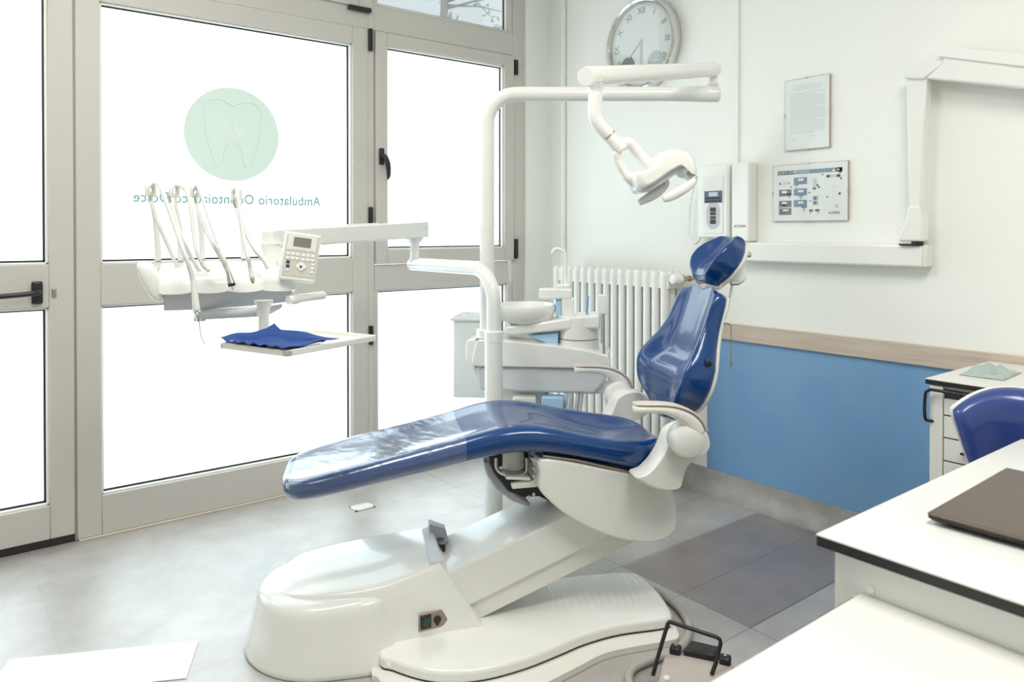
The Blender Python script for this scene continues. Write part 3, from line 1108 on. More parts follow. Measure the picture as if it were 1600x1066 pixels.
obj('backrest', pillow(BF, BT, hmod=bmod), BLUE, DC, sub=2)
m = pillow(lambda n, v, h: (back_u(h) - n * .95, v, h + n * .30), BT, hmod=bmod, off=.004, back=(.004, -.014))
obj('backrest_shell', m, WHITE, DC, sub=1)
obj('shell_button', MB(CH).lathe([(.012, -.01), (.012, .002), (.008, .005)], (.607, -.222, .874), (0, -1, 0), 20), mat('navy_button', (.004, .01, .03), .25, coat=.6, bump=(60, .01)), DC)

# headrest
e_up = Vector((.55, 0, .835)).normalized()
e_n = Vector((-.835, 0, .55)).normalized()
hO = Vector((.757, 0, 1.195))


def HF(n, v, h):
    p = hO + e_up * h + e_n * n
    return (p.x, v, p.z)


HT = [(-.082, .062, .060, .066), (-.060, .090, .062, .078), (-.030, .108, .054, .086), (.0, .114, .044, .084), (.030, .110, .038, .076), (.055, .098, .036, .064), (.080, .074, .036, .050)]
obj('headrest', pillow(lambda n, v, h: HF(n - .018, v, h), HT, n=16, wing=(.30, .96)), BLUE, DC, sub=2)
obj('headrest_shell', pillow(lambda n, v, h: HF(n - .020, v, h), HT, n=16, off=-.002, back=(.002, -.016)), WHITE, DC, sub=1)
p = HF(-.055, 0, -.01)
q = HF(-.085, 0, -.01)
hub = MB(CH).cyl((p[0], -.045, p[2]), (p[0], .045, p[2]), .036).ball((q[0], 0, q[2]), .03)
obj('headrest_hub', hub, WHITE, DC)
kn = MB(CH)
k1 = cv(1167, 398, -.06)
kn.cyl((k1[0] - .02, -.06, k1[1]), (k1[0] + .012, -.06, k1[1]), .010)
k2 = cv(1150, 442, -.06)
kn.cyl((k2[0] - .02, -.06, k2[1]), (k2[0] + .010, -.06, k2[1]), .009)
obj('headrest_knob', kn, CHROME, DC)
rd = MB(CH)
for v in (-.028, .028):
    a = cv(1147, 440, v)
    b = cv(1136, 470, v)
    rd.tube([(a[0], v, a[1] + .01), (b[0], v, b[1] - .03)], .0055, 10)
obj('headrest_rod', rd, CHROME, DC)

# armrests, hinge plates and hubs on both sides
for sgn in (-1, 1):
    vv = sgn * .33
    P_ = [cv(x, y, -.34) for x, y in ((991, 638), (1003, 637.5), (1025, 637.5), (1045, 639), (1063, 643), (1080, 651), (1092, 663), (1098, 678))]
    P_ = smooth([(u, vv, w) for u, w in P_], 3)
    n = len(P_)
    rings, pads = [], []
    for i, p in enumerate(P_):
        a, b = P_[max(i - 1, 0)], P_[min(i + 1, n - 1)]
        t = (b - a).normalized()
        nn = Vector((-t.z, 0, t.x))
        k = i / (n - 1)
        hw = .030 * min(1, .55 + 3.2 * k) * (1 - .12 * k)
        hh = .013 + .014 * sstep(.25, .9, k)
        off = -.004 - .012 * sstep(.3, .9, k)
        ring = []
        pad = []
        for a_ in range(0, 360, 24):
            c_, s_ = math.cos(R(a_)), math.sin(R(a_))
            sx = math.copysign(abs(c_) ** .7, c_)
            sy = math.copysign(abs(s_) ** .7, s_)
            ring.append(p + Vector((0, hw * sx, 0)) + nn * (hh * sy + off))
            pad.append(p + Vector((0, hw * .97 * sx, 0)) + nn * (.0045 * sy + hh + off + .002))
        rings.append(ring)
        pads.append(pad)
    obj('armrest', MB(CH).loft(rings), WHITEM, DC, sub=1)
    obj('armrest_pad', MB(CH).loft(pads), BEIGE, DC, sub=1)
    hubc = cv(1076, 689, -.34)
    hm = MB(CH)
    hm.lathe([(.038, 0), (.052, .006), (.055, .02), (.055, .05), (.048, .066), (.036, .072)], (hubc[0], vv - sgn * .045, hubc[1]), (0, sgn, 0), 28)
    obj('armrest_hub', hm, WHITE, DC)
    # bracket from the seat hull up to the hub
    out = [(990, 745), (1004, 738), (1020, 722), (1034, 700), (1045, 674), (1068, 662), (1096, 668), (1106, 690), (1097, 706), (1078, 718), (1068, 728), (1062, 745), (1055, 762), (1022, 762)]
    poly = smooth2([cv(x, y, -.27) for x, y in out], 3)
    cx_ = sum(a for a, b in poly) / len(poly)
    cz_ = sum(b for a, b in poly) / len(poly)
    v0, v1 = sgn * .215, sgn * .30
    rg = []
    for v, sc in ((v0, .96), (v0 + sgn * .01, 1), (v1 - sgn * .015, 1), (v1, .94)):
        rg.append([(cx_ + (a - cx_) * sc, v, cz_ + (b - cz_) * sc) for a, b in poly])
    obj('hinge_bracket', MB(CH).loft(rg), WHITEM, DC, ang=50, bev=.004)
# dark joint line under the seat end
obj('seat_pan', MB(CH).prism([(.06, .578), (.18, .556), (.30, .530), (.37, .512), (.40, .520), (.36, .535), (.20, .572), (.08, .600)], 1, -.188, .188), BLACK, DC)

# hull below the seat
out = [(843, 718), (843, 740), (843, 765), (860, 785), (882, 803), (915, 822), (950, 837), (985, 846), (1018, 848), (1043, 842), (1056, 828), (1058, 806), (1054, 780), (1046, 755), (1030, 742), (992, 741), (940, 732), (890, 722)]
poly = smooth2(cvs(-.2, *out), 3)
cx_ = .27
cz_ = .47
rg = []
for v, sc in ((-.205, .965), (-.200, .99), (-.185, 1), (-.1, 1.0), (.1, 1.0), (.185, 1), (.200, .99), (.205, .965)):
    rg.append([(cx_ + (a - cx_) * sc, v, cz_ + (b - cz_) * sc) for a, b in poly])
obj('seat_hull', MB(CH).loft(rg), WHITE, DC, ang=45, bev=.004)
fl_ = cvs(-.19, (848, 712), (900, 719), (990, 739))
obj('hull_rim', MB(CH).tube([(a, -.192, b) for a, b in fl_], .0045, 8), mat('bronze_rim', (.38, .32, .27), .35, metal=.6, bump=(60, .02)), DC)

# mechanism under the front of the seat
mc = cv(801, 725, -.05)
mech = MB(CH).cyl((mc[0], -.06, .52), (mc[0], -.06, .60), .036)
obj('actuator_motor', mech, CREAM, DC)
pan = cvs(-.1, (768, 716), (770, 735), (778, 752), (800, 780), (826, 790), (850, 788), (888, 806), (882, 790), (860, 760), (848, 716))
obj('actuator_cover', MB(CH).prism(pan, 1, -.03, .10), BLACK, DC, bev=.006)
pan = cvs(.05, (754, 720), (760, 742), (775, 765), (800, 783), (826, 792), (828, 785), (805, 770), (790, 745), (783, 720))
obj('cable_guard', MB(CH).prism(pan, 1, .04, .13), GREYP, DC, bev=.008, seg=3)
br = MB(CH)
ring = [cv(x, y, -.12) for x, y in ((775, 716), (776, 732), (786, 741), (808, 743), (822, 738), (823, 716))]
br.tube(smooth([(a, -.12, b) for a, b in ring], 3), .005, 8)
obj('motor_cradle', br, STEEL, DC)
br = MB(CH)
pl = cvs(-.14, (827, 714), (842, 714), (842, 758), (836, 760), (800, 763), (799, 756), (828, 752), (834, 748), (833, 722))
br.prism(pl, 1, -.15, -.125)
pl = cvs(-.14, (790, 744), (828, 745), (828, 750), (790, 748))
br.prism(pl, 1, -.15, -.08)
obj('mechanism_bracket', br, CREAM, DC, bev=.002)
bo = MB(CH)
for x, y in ((833, 731), (833, 743), (833, 772), (826, 776), (783, 731)):
    a = cv(x, y, -.15)
    bo.cyl((a[0], -.15, a[1]), (a[0], -.158, a[1]), .0055, n=10)
obj('bolt', bo, CHROME, DC)

# lifting arm
tp0, tp1 = cv(700, 898, -.135), cv(905, 797, -.135)
md0, md1 = cv(740, 941, -.135), cv(975, 826, -.135)
bt0, bt1 = cv(757, 963, -.12), cv(1010, 838, -.12)
ex0 = (tp0[0] - .20, tp0[1] - .075)
upper = [ex0, tp1, (md1[0], md1[1]), (md0[0] - .10, md0[1] - .045)]
rg = []
for v, o_ in ((-.137, .004), (-.132, 0), (.132, 0), (.137, .004)):
    rg.append([(upper[0][0], v, upper[0][1] - o_), (upper[1][0], v, upper[1][1] - o_), (upper[2][0], v, upper[2][1] + o_), (upper[3][0], v, upper[3][1] + o_)])
obj('lift_arm', MB(CH).loft(rg), WHITE, DC, bev=.012, seg=4)
low = [(md0[0] - .10, md0[1] - .03), (md1[0], md1[1] + .015), bt1, (bt0[0] - .10, bt0[1] - .043)]
obj('lift_arm_lower', MB(CH).prism(low, 1, -.120, .120), WHITEM, DC, bev=.006, seg=3)

# base housing: a flared round end and a wedge-shaped block rising to the arm
def lobe(w, g, sc=1.0):
    pts = []
    c0, c1 = -.598, -.018
    for a in range(0, 360, 9):
        ca, sa = math.cos(R(a)), math.sin(R(a))
        rx, ry, n_ = g, g * .985, 2.0
        if ca > 0:
            rx = g * .90
        if ca > 0 and sa < 0:
            n_ = 2 + 2.6 * min(1, 2.2 * abs(ca * sa))
        k = (abs(ca) ** n_ + abs(sa) ** n_) ** (-1 / n_)
        pts.append((c0 + rx * ca * k * sc, c1 + ry * sa * k * sc, w + (.012 * max(-.3, ca * k * sc) if w > .16 else 0)))
    return pts


LB = MB(CH).loft([lobe(0, .258), lobe(.006, .262), lobe(.018, .260), lobe(.06, .248), (lobe(.12, .234)), lobe(.160, .226), lobe(.176, .222), lobe(.186, .216), lobe(.193, .206), lobe(.197, .190), lobe(.199, .12), lobe(.200, .03)])
obj('base_lobe', LB, WHITE, DC, ang=60)
bs_ = []
for u, hn, hf, wt_0, ub_ in ((-.770, .070, .080, .190, -.70), (-.745, .115, .125, .1960, -.69), (-.70, .152, .160, .2035, -.66), (-.64, .178, .180, .2095, -.62), (-.56, .197, .194, .2165, -.55), (-.49, .207, .198, .2240, -.48),
                       (-.43, .208, .196, .2320, -.42), (-.34, .185, .178, .2490, -.30), (-.262, .160, .158, .2640, -.18), (-.256, .156, .154, .2610, -.165)):
    lo_ = .0 if u > -.45 else .10
    ubx = ub_ if u < -.27 else (-.085 if u > -.26 else -.10)
    def uz(w):
        return u + (ubx - u) * (1 - w / wt_0) if wt_0 else u
    f_ = .014 if u > -.60 else .006
    bs_.append([(uz(lo_), -hn - f_, lo_), (uz(.12), -hn - f_ * .5, .12), (uz(wt_0 - .012), -hn, wt_0 - .012), (uz(wt_0 - .003), -hn + .005, wt_0 - .003), (u, -hn + .016, wt_0),
                (u, 0, wt_0 + .003), (u, hf - .016, wt_0), (uz(wt_0 - .003), hf - .005, wt_0 - .003), (uz(wt_0 - .012), hf, wt_0 - .012), (uz(lo_), hf + f_, lo_)])
obj('base_block', MB(CH).loft(bs_), WHITE, DC, bev=.004, ang=32)
# lip and cowl at the arm slot, grey painted in for its shade
ck_ = []
for x_, y_ in ((659, 827), (673, 822), (690.5, 877), (672, 880)):
    p_ = meet(x_, y_, Vector((0, 0, 1)), .2665) - CO
    ck_.append((p_.dot(CU), p_.dot(CV)))
obj('slot_shade_lip', MB(CH).prism(ck_, 2, .250, .2672), GREYP, DC, bev=.001)
obj('slot_cowl', MB(CH).loft([[(-.272, .150, .23), (-.272, .070, .23), (-.272, .095, .292), (-.272, .145, .292)], [(-.205, .150, .23), (-.205, .078, .23), (-.215, .110, .268), (-.215, .145, .268)]]), GREYP, DC, bev=.002)
obj('arm_slot', MB(CH).box((-.262, .02, .20), (-.225, .075, .250)), BLACK, DC)

# switch plate on the near side
su0, su1 = cv(652, 988, -.165), cv(693, 985, -.15)
PN = frame(CH @ Vector((-.285, -.186, .108)), CU + CV * .26, Vector((0, 0, 1)))
sw = MB(PN).prism([(-.045, -.028), (.052, -.028), (.054, -.018), (.030, .024), (-.043, .024)], 2, -.004, .006)
pn = obj('switch_plate', sw, mat('taupe_metal', (.33, .26, .22), .4, metal=.4, bump=(60, .02)), DC, bev=.002)
obj('rocker_switch', MB(PN).box((-.040, -.021, .004), (-.006, .020, .010)), BLACK, pn, bev=.002)
obj('rocker_window', MB(PN).box((-.034, -.014, .0095), (-.012, .013, .0112)), mat('dark_green_lens', (.01, .05, .035), .25, bump=(40, .02)), pn)
obj('power_socket', MB(PN).cyl((.014, -.002, .004), (.014, -.002, .009), .012).cyl((.014, -.015, .004), (.014, -.015, .008), .005), BLACK, pn)


# base plates on the floor
def plate(name, pts, z0, z1, m, bev=.006):
    return obj(name, MB(CH).prism(smooth2(pts), 2, z0, z1), m, DC, bev=bev, seg=3, ang=55)


top_pl = [(-.45, -.245), (-.41, -.300), (-.33, -.362), (-.25, -.392), (-.15, -.395), (-.03, -.365), (.08, -.318), (.18, -.272), (.30, -.240), (.44, -.232), (.485, -.215), (.500, -.14), (.503, -.04), (.490, .06),
          (.455, .105), (.34, .115), (.15, .112), (-.10, .115), (-.35, .12), (-.45, .05)]
low_pl = [(-.47, -.26), (-.455, -.31), (-.40, -.40), (-.25, -.475), (-.05, -.455), (.10, -.385), (.22, -.320), (.32, -.300), (.44, -.288), (.482, -.275), (.498, -.22), (.506, -.10), (.504, .04), (.485, .13), (.30, .16), (.0, .16), (-.30, .16), (-.46, .10)]
plate('base_plate', low_pl, .0, .022, CREAM, .004)
plate('base_plate_cover', top_pl, .024, .062, WHITE, .014)
rb_ = MB(CH)
for k in range(13):
    u_ = .13 + k * .026
    rb_.tube([(u_, -.12, .0605), (u_ + .012, .0, .0612), (u_ + .006, .085, .0605)], .0032, 8)
obj('tread_ribs', rb_, WHITE, DC)
plate('base_plate_joint', [(a * .995, b * .985) for a, b in top_pl], .018, .028, BLACK, 0)

# bib chain hangs at the back of the chair
tag(obj('bib_chain', BIB, BRASS), 'small beaded chain hanging behind the chair back against the wooden rail', 'chain')

# ================================================================== DENTAL UNIT (spittoon side)
ZU = 3.13
dirx = (RT * .992 - FW * .124).normalized()        # long side of the unit body
diry = Vector((-dirx.y, dirx.x, 0))
uo = at(760, 560, ZU)
UM = frame((uo.x, uo.y, 0), dirx, diry)            # x along the body, y away from the camera
UN = thing('dental_unit', UM, 'white spittoon unit with basin and tap behind the dental chair', 'dental unit')


def um(px, py, y):                                 # point on the unit's plane y -> (x, z)
    p = meet(px, py, diry, Vector((uo.x, uo.y, 0)).dot(diry) + y)
    return ((p - Vector((uo.x, uo.y, 0))).dot(dirx), p.z)


def body(out, y0, y1, name, m, bev=.01, shr=.0):
    poly = [um(x, y, 0) for x, y in out]
    return obj(name, MB(UM).prism(poly, 1, y0, y1), m, UN, bev=bev, seg=4, ang=50)


body([(744, 534), (748, 531), (786, 532), (872, 541), (925, 549), (950, 556), (954, 565), (955, 578), (880, 575.5), (800, 574), (743, 573), (737, 568), (738, 556)], 0, .30, 'unit_cover', WHITE, .014)
body([(742, 574), (953, 578), (944, 600), (929, 618), (880, 616), (800, 613), (748, 611), (745, 600)], .015, .285, 'unit_body', GREYP, .012)
body([(727, 534), (742, 530), (745, 560), (741, 575), (750, 610), (744, 608), (733, 574), (725, 565), (725, 548)], .03, .27, 'unit_side_cheek', WHITE, .008)
body([(925, 603), (958, 604), (955, 618), (926, 618)], .03, .12, 'unit_bracket', GREYP, .004)
# column to the floor
x0, _ = um(800, 600, .1)
obj('unit_column', MB(UM).box((x0 - .06, .06, .03), (x0 + .16, .24, .68)), WHITE, UN, bev=.02, seg=3)
obj('unit_foot', MB(UM).box((x0 - .12, .0, 0), (x0 + .26, .30, .03)), GREYP, UN, bev=.01)
# suction holders and hoses below
for px, w_ in ((820, 36), (864, 34)):
    a, z_ = um(px - w_ / 2, 618, .02)
    b, _ = um(px + w_ / 2, 618, .02)
    obj('suction_holder', MB(UM).box((a, -.01, z_ - .09), (b, .05, z_)), PBLUE if px > 850 else WHITE, UN, bev=.006)
sh = MB(UM)
for px in (886, 893, 903, 909):
    a, z_ = um(px, 617, .03)
    sh.tube(smooth([(a, .03, z_ + .01), (a - .006, .03, z_ - .05), (a - .02, .04, z_ - .14), (a - .06, .08, z_ - .22)], 3), .008, 10)
obj('suction_hose', sh, GREYP, UN)
# basin arm: wedge that carries basin and glass filler
wed = [um(x, y, .04) for x, y in ((784, 521), (790, 512), (870, 500), (890, 494), (938, 490), (938, 528), (872, 529), (905, 514), (870, 513), (830, 521), (790, 524))]
arm_pl = [um(x, y, .04) for x, y in ((784, 522), (790, 510), (850, 503), (905, 494), (938, 492), (938, 514), (900, 514), (850, 519), (800, 524))]
obj('basin_arm', MB(UM).prism(arm_pl, 1, .03, .20), WHITE, UN, bev=.01, seg=3)
cx1, cz1 = um(904, 525, .1)
r1 = .085
_, zt = um(904, 493, .1)
_, zs = um(904, 529, .1)
_, zb = um(904, 556, .1)
obj('filler_drum', MB(UM).lathe([(r1 - .004, zs + .0015), (r1, zs + .003), (r1, zt - .004), (r1 - .006, zt), (r1 - .014, zt - .006)], (cx1, .11, 0), (0, 0, 1), 40), WHITE, UN)
obj('filler_drum_base', MB(UM).lathe([(r1, zb - .04), (r1, zs - .0015), (r1 - .005, zs)], (cx1, .11, 0), (0, 0, 1), 40), WHITE, UN)
obj('drum_joint', MB(UM).cyl((cx1, .11, zs - .002), (cx1, .11, zs + .002), r1 - .003, n=40), BLACK, UN)
# basin
bx, bz = um(822, 476, .12)
_, bz0 = um(822, 503, .12)
RB = .128
bm_ = MB(UM).lathe([(.03, bz0 - .006), (.085, bz0 - .004), (.112, bz0 + .012), (RB - .003, bz - .028), (RB, bz - .006), (RB - .004, bz + .003), (RB - .012, bz), (RB - .022, bz - .018), (.08, bz - .040), (.03, bz - .045)], (bx, .12, 0), (0, 0, 1), 48)
obj('basin', bm_, WHITE, UN, ang=60)
obj('basin_pedestal', MB(UM).lathe([(.072, bz0 - .055), (.072, bz0 - .02), (.055, bz0 - .002)], (bx - .01, .12, 0), (0, 0, 1), 32), WHITE, UN)
obj('drain_ring', MB(UM).cyl((bx, .12, bz - .046), (bx, .12, bz - .043), .022), CHROME, UN)
# glass filler head and tap
tx0, z1 = um(843, 450, .12)
tx1, _ = um(893, 450, .12)
_, z0 = um(893, 467, .12)
hd = MB(UM)
hd.box((tx0, .085, z0), (tx1 + .002, .155, z1))
obj('filler_head', hd, WHITE, UN, bev=.008, seg=3)
a, zt2 = um(871, 444, .12)
b, _ = um(891, 444, .12)
obj('filler_cap', MB(UM).box((a, .09, z1 - .002), (b, .15, zt2)), WHITE, UN, bev=.005)
a, _ = um(878, 480, .12)
b, _ = um(897, 480, .12)
obj('filler_column', MB(UM).box((a, .088, zt - .01), (b, .152, z0 + .004)), WHITEM, UN, bev=.005)
a2, _ = um(868.5, 480, .12)
obj('blue_backlight_strip', MB(UM).box((a2, .098, zt - .008), (a - .001, .142, z0)), PBLUE, UN, bev=.003)
sp = [um(x, y, .12) for x, y in ((884, 448), (884, 425), (884, 405), (882, 396), (877, 391), (871, 389), (866, 391), (863, 396))]
obj('tap_spout', MB(UM).tube(smooth([(a, .12, b) for a, b in sp], 3), .0078, 12), WHITE, UN)
# blue trough under the arm
tr_ = [um(x, y, .08) for x, y in ((826, 523), (873, 519), (872, 540), (860, 537))]
obj('blue_trough', MB(UM).prism(tr_, 1, .05, .16), PBLUE, UN, bev=.003)
# socket box on thin pole
a, zt3 = um(935.5, 461, .02)
b, zb3 = um(947.5, 491, .02)
obj('switch_box', MB(UM).box((a, .02, zb3), (b, .05, zt3)), WHITE, UN, bev=.003)
c_, zz3 = um(943, 555, .035)
obj('switch_pole', MB(UM).cyl((c_, .035, zz3 - .02), (c_, .035, zb3 + .002), .006, n=12), STEEL, UN)
tbx, tbz = um(919, 463, .11)
tbb, tbzb = um(917, 492, .11)
tb = tag(obj('plastic_stirrer', MB(UM).tube([(tbb, .11, tbzb - .004), (tbx, .11, tbz)], [.0055, .0035], 10), mat('mid_blue_plastic', (.12, .30, .62), .35, bump=(60, .02))),
         'thin blue plastic stick standing on the round drum of the spittoon unit', 'stick')
# hanging side cabinet
SCm = frame((at(703, 560, 3.38).x, at(703, 560, 3.38).y, 0), dirx, diry)
sz1 = at(703, 502, 3.38).z
sz0 = at(703, 622, 3.38).z
obj('side_cabinet', MB(SCm).box((.012, .01, sz0), (.20, .26, sz1)), mat('pale_cabinet_plastic', (.80, .84, .84), .35, bump=(60, .01)), UN, bev=.008)
lid = obj('side_cabinet_lid', MB(SCm).box((0, 0, sz1), (.21, .27, sz1 + .016)), WHITE, UN, bev=.006)
rc = MB(SCm)
rc.box((.04, .05, sz1 + .0155), (.18, .11, sz1 + .0175)).box((.06, .15, sz1 + .0155), (.18, .21, sz1 + .0175))
obj('lid_recess', rc, GREYP, lid, bev=.002)

# ================================================================== OPERATING LIGHT
ZL = 3.19
lp = at(761, 640, ZL)
LT = thing('operating_light', T(lp.x, lp.y, 0), 'white operating light on a tall bent pole with two-handled lamp head', 'dental light')


def vpt(px, py, z):
    return at(px, py, z)


rp = 11.4 * ZL / FPX
crn = vpt(761, 147, ZL)
path = [Vector((lp.x, lp.y, .858))] + [Vector((lp.x, lp.y, z)) for z in (.95, 1.4)]
BR_ = .125
cc = Vector((lp.x, lp.y, crn.z)) + RT * BR_ - Vector((0, 0, BR_))
path += arc(cc, -RT, Vector((0, 0, 1)), BR_, 0, 90, 12)
endp = vpt(1060, 147.5, ZL)
path += [Vector((crn.x, crn.y, crn.z)) + RT * ((endp - crn).dot(RT))]
path = [Vector(p) for p in path]
obj('pole', MB().tube(path, rp, 24), WHITE, LT)
e1 = Vector((crn.x, crn.y, crn.z)) + RT * ((vpt(1050, 147, ZL) - crn).dot(RT))
e2 = Vector((crn.x, crn.y, crn.z)) + RT * ((vpt(1124, 147, ZL) - crn).dot(RT))
dd = (e2 - e1)
obj('pole_end_sleeve', MB().tube([e1, e1 + dd * .25, e1 + dd * .72, e1 + dd * .74, e1 + dd * .76, e1 + dd * .97, e2], [rp * .98, rp * 1.06, rp * 1.14, rp * 1.09, rp * 1.14, rp * 1.12, rp * .9], 24), WHITE, LT)
sleeve0 = Vector((lp.x, lp.y, .870))
sleeve1 = Vector((lp.x, lp.y, vpt(761, 514, ZL).z))
obj('pole_sleeve', MB().tube([Vector((lp.x, lp.y, .8515)), sleeve0, sleeve1], [.046, .046, .046], 28), WHITE, LT, bev=.004)
obj('pole_foot', MB().lathe([(.049, .8510), (.049, .855), (.0465, .858)], (lp.x, lp.y, 0), (0, 0, 1), 28), WHITE, LT)
ZH = 2.34
st0 = vpt(1114, 140, ZL)
a0 = vpt(1119, 108.5, ZL)
a1 = vpt(914, 119.5, ZH)
ra0 = .0305
dd = a1 - a0
obj('spring_arm', MB().tube([a0 - dd.normalized() * .002, a0 + dd * .012, a0 + dd * .03, a1 - dd * .02, a1 - dd * .005, a1], [ra0 * .7, ra0 * .93, ra0, ra0 * 1.02, ra0 * .99, ra0 * .93], 28), WHITE, LT, ang=50)
obj('arm_pivot', MB().lathe([(.026, 0), (.020, .012), (.019, .05), (.026, .07)], (st0.x, st0.y, st0.z + .02), (0, 0, 1), 24), WHITE, LT)
pv = vpt(1120, 119, ZL)
sc_ = MB()
for p in (vpt(1119, 117, ZL - .03), vpt(939, 126, ZH - .03), vpt(940, 131, ZH - .03)):
    sc_.ball(p, .0026, 8)
obj('set_screw', sc_, STEEL, LT)
h0 = vpt(931, 136, ZH)
obj('head_pivot', MB().lathe([(.026, .0), (.018, -.014), (.017, -.035)], (h0.x, h0.y, h0.z), (0, 0, 1), 24), WHITE, LT)
lk = [vpt(x, y, ZH) for x, y in ((931, 146), (930, 158), (930, 176), (932, 187), (938, 197), (946, 206), (955, 215))]
obj('head_link', MB().tube(smooth(lk, 3), [.0215] + [.0225] * (3 * 6 - 1) + [.021], 20), WHITE, LT)
obj('link_joint', MB().tube([vpt(951.5, 211.5, ZH), vpt(953, 213, ZH)], .0228, 20), STEEL, LT)
LM = frame((0, 0, 0), RT, Vector((0, 0, 1)))       # x sideways, y up, z towards camera


def hp(x, y, z=ZH):
    p = at(x, y, z)
    return (p.dot(RT), p.z, -p.dot(FW))


def hpoly(pts, z=ZH):
    return [hp(x, y, z)[:2] for x, y in pts]


nk = [hp(x, y) for x, y in ((953, 214), (962, 224), (972, 234))]
obj('head_neck', MB(LM).tube(nk, [.0215, .024, .026], 20), WHITE, LT)
# two branches of the yoke forming a loop
bl = smooth([hp(*p) for p in ((966, 226), (964, 240), (966, 252), (973, 266), (984, 278), (995, 287))], 3)
br2 = smooth([hp(*p) for p in ((970, 226), (984, 224), (995, 236), (1006, 249), (1020, 258), (1038, 260))], 3)
obj('yoke', MB(LM).tube(bl, [.016] * 5 + [.013] * 6 + [.018] * 5, 14).tube(br2, [.020, .020, .019, .018, .017, .017, .017, .017, .017, .018, .019, .02, .02, .021, .021, .02], 14), WHITE, LT)
obj('yoke_cap', MB(LM).tube([hp(1037, 262, ZH - .02), hp(1044, 258, ZH - .02)], [.017, .016], 16), CREAM, LT)
# reflector shell: swept across the depth
top = [(984, 280), (986, 270), (995, 272), (1005, 268), (1015, 262), (1020, 250), (1028, 239), (1042, 234), (1058, 233), (1072, 238), (1082, 250), (1087, 266), (1086, 278),
       (1081, 273), (1074, 266), (1066, 260), (1058, 262), (1040, 272), (1020, 287), (1006, 296), (995, 301), (989, 296)]
ply = hpoly(top)
cxm = sum(p[0] for p in ply) / len(ply)
cym = sum(p[1] for p in ply) / len(ply)
zc_ = -ZH - .02
rg = []
for dz, s_ in ((-.085, .72), (-.075, .86), (-.055, .95), (-.02, 1), (.02, 1), (.055, .95), (.075, .86), (.085, .72)):
    rg.append([(cxm + (a - cxm) * s_, cym + (b - cym) * s_, zc_ + dz) for a, b in ply])
obj('lamp_head', MB(LM).loft(rg), WHITE, LT, ang=60, bev=.004)
band = hpoly([(992, 299), (1000, 302), (1012, 300), (1030, 289), (1048, 276), (1066, 264), (1071, 266), (1083, 279), (1086, 280), (1080, 270), (1066, 258), (1058, 259), (1040, 270), (1020, 284), (1008, 294), (996, 297)])
obj('lamp_lens', MB(LM).prism(band, 2, zc_ - .066, zc_ + .066), mat('grey_lens', (.50, .50, .55), .15, coat=.4, bump=(30, .01)), LT, bev=.002)
for pts, z_ in ((((1086, 281), (1076, 290), (1060, 300), (1045, 308), (1036, 311)), ZH - .05), (((1042, 288), (1030, 298), (1015, 308), (998, 317)), ZH + .06)):
    hh = smooth([hp(x, y, z_) for x, y in pts], 4)
    n = len(hh)
    obj('lamp_handle', MB(LM).tube(hh, [.010 + .006 * math.sin(PI * i / (n - 1)) for i in range(n)], 14, flat=.8), WHITE, LT)
    a = hh[0]
    obj('handle_stub', MB(LM).tube([a, (a[0] - .01, a[1] + .022, a[2] * .5 + zc_ * .5)], .009, 10), CREAM, LT)

# ================================================================== DELIVERY UNIT
ZD = 2.93
dp = at(771.5, 640, ZD)
DU = thing('delivery_unit', T(dp.x, dp.y, 0), 'white instrument delivery unit on a jointed arm, with keypad panel and four whip arms', 'delivery unit')
rd_ = 11.2 * ZD / FPX
elb = at(648, 413, 3.38)
top_z = elb.z
obj('post_sleeve', MB().tube([Vector((dp.x, dp.y, .02)), Vector((dp.x, dp.y, at(772, 533, ZD).z))], .035, 28), WHITE, DU)
obj('post_collar', MB().tube([Vector((dp.x, dp.y, at(772, 534, ZD).z)), Vector((dp.x, dp.y, at(772, 518, ZD).z)), Vector((dp.x, dp.y, at(772, 517, ZD).z))], [.0365, .0365, .033], 28), WHITE, DU)
obj('post_foot', MB().lathe([(.09, 0), (.09, .015), (.036, .03)], (dp.x, dp.y, 0), (0, 0, 1), 28), WHITE, DU)
hd_ = Vector((elb.x - dp.x, elb.y - dp.y, 0)).normalized()
BR_ = .13
cc = Vector((dp.x, dp.y, top_z - BR_)) + hd_ * BR_
path = [Vector((dp.x, dp.y, .80)), Vector((dp.x, dp.y, .93))] + arc(cc, -hd_, Vector((0, 0, 1)), BR_, 0, 90, 12)
e_ = Vector((elb.x, elb.y, top_z))
path += [e_ - hd_ * .1, e_ + hd_ * .022, e_ + hd_ * .035]
obj('swivel_arm', MB().tube(path, [rd_] * (len(path) - 1) + [rd_ * .75], 24), WHITE, DU)
pz0, pz1 = at(648, 404, 3.38).z, at(648, 371, 3.38).z
obj('elbow_pin', MB().lathe([(.029, pz0 - .012 - 0), (.021, pz0 + .004), (.020, pz1 - .03), (.038, pz1 - .006), (.040, pz1 + .008)], (elb.x, elb.y, 0), (0, 0, 1), 24), WHITE, DU)
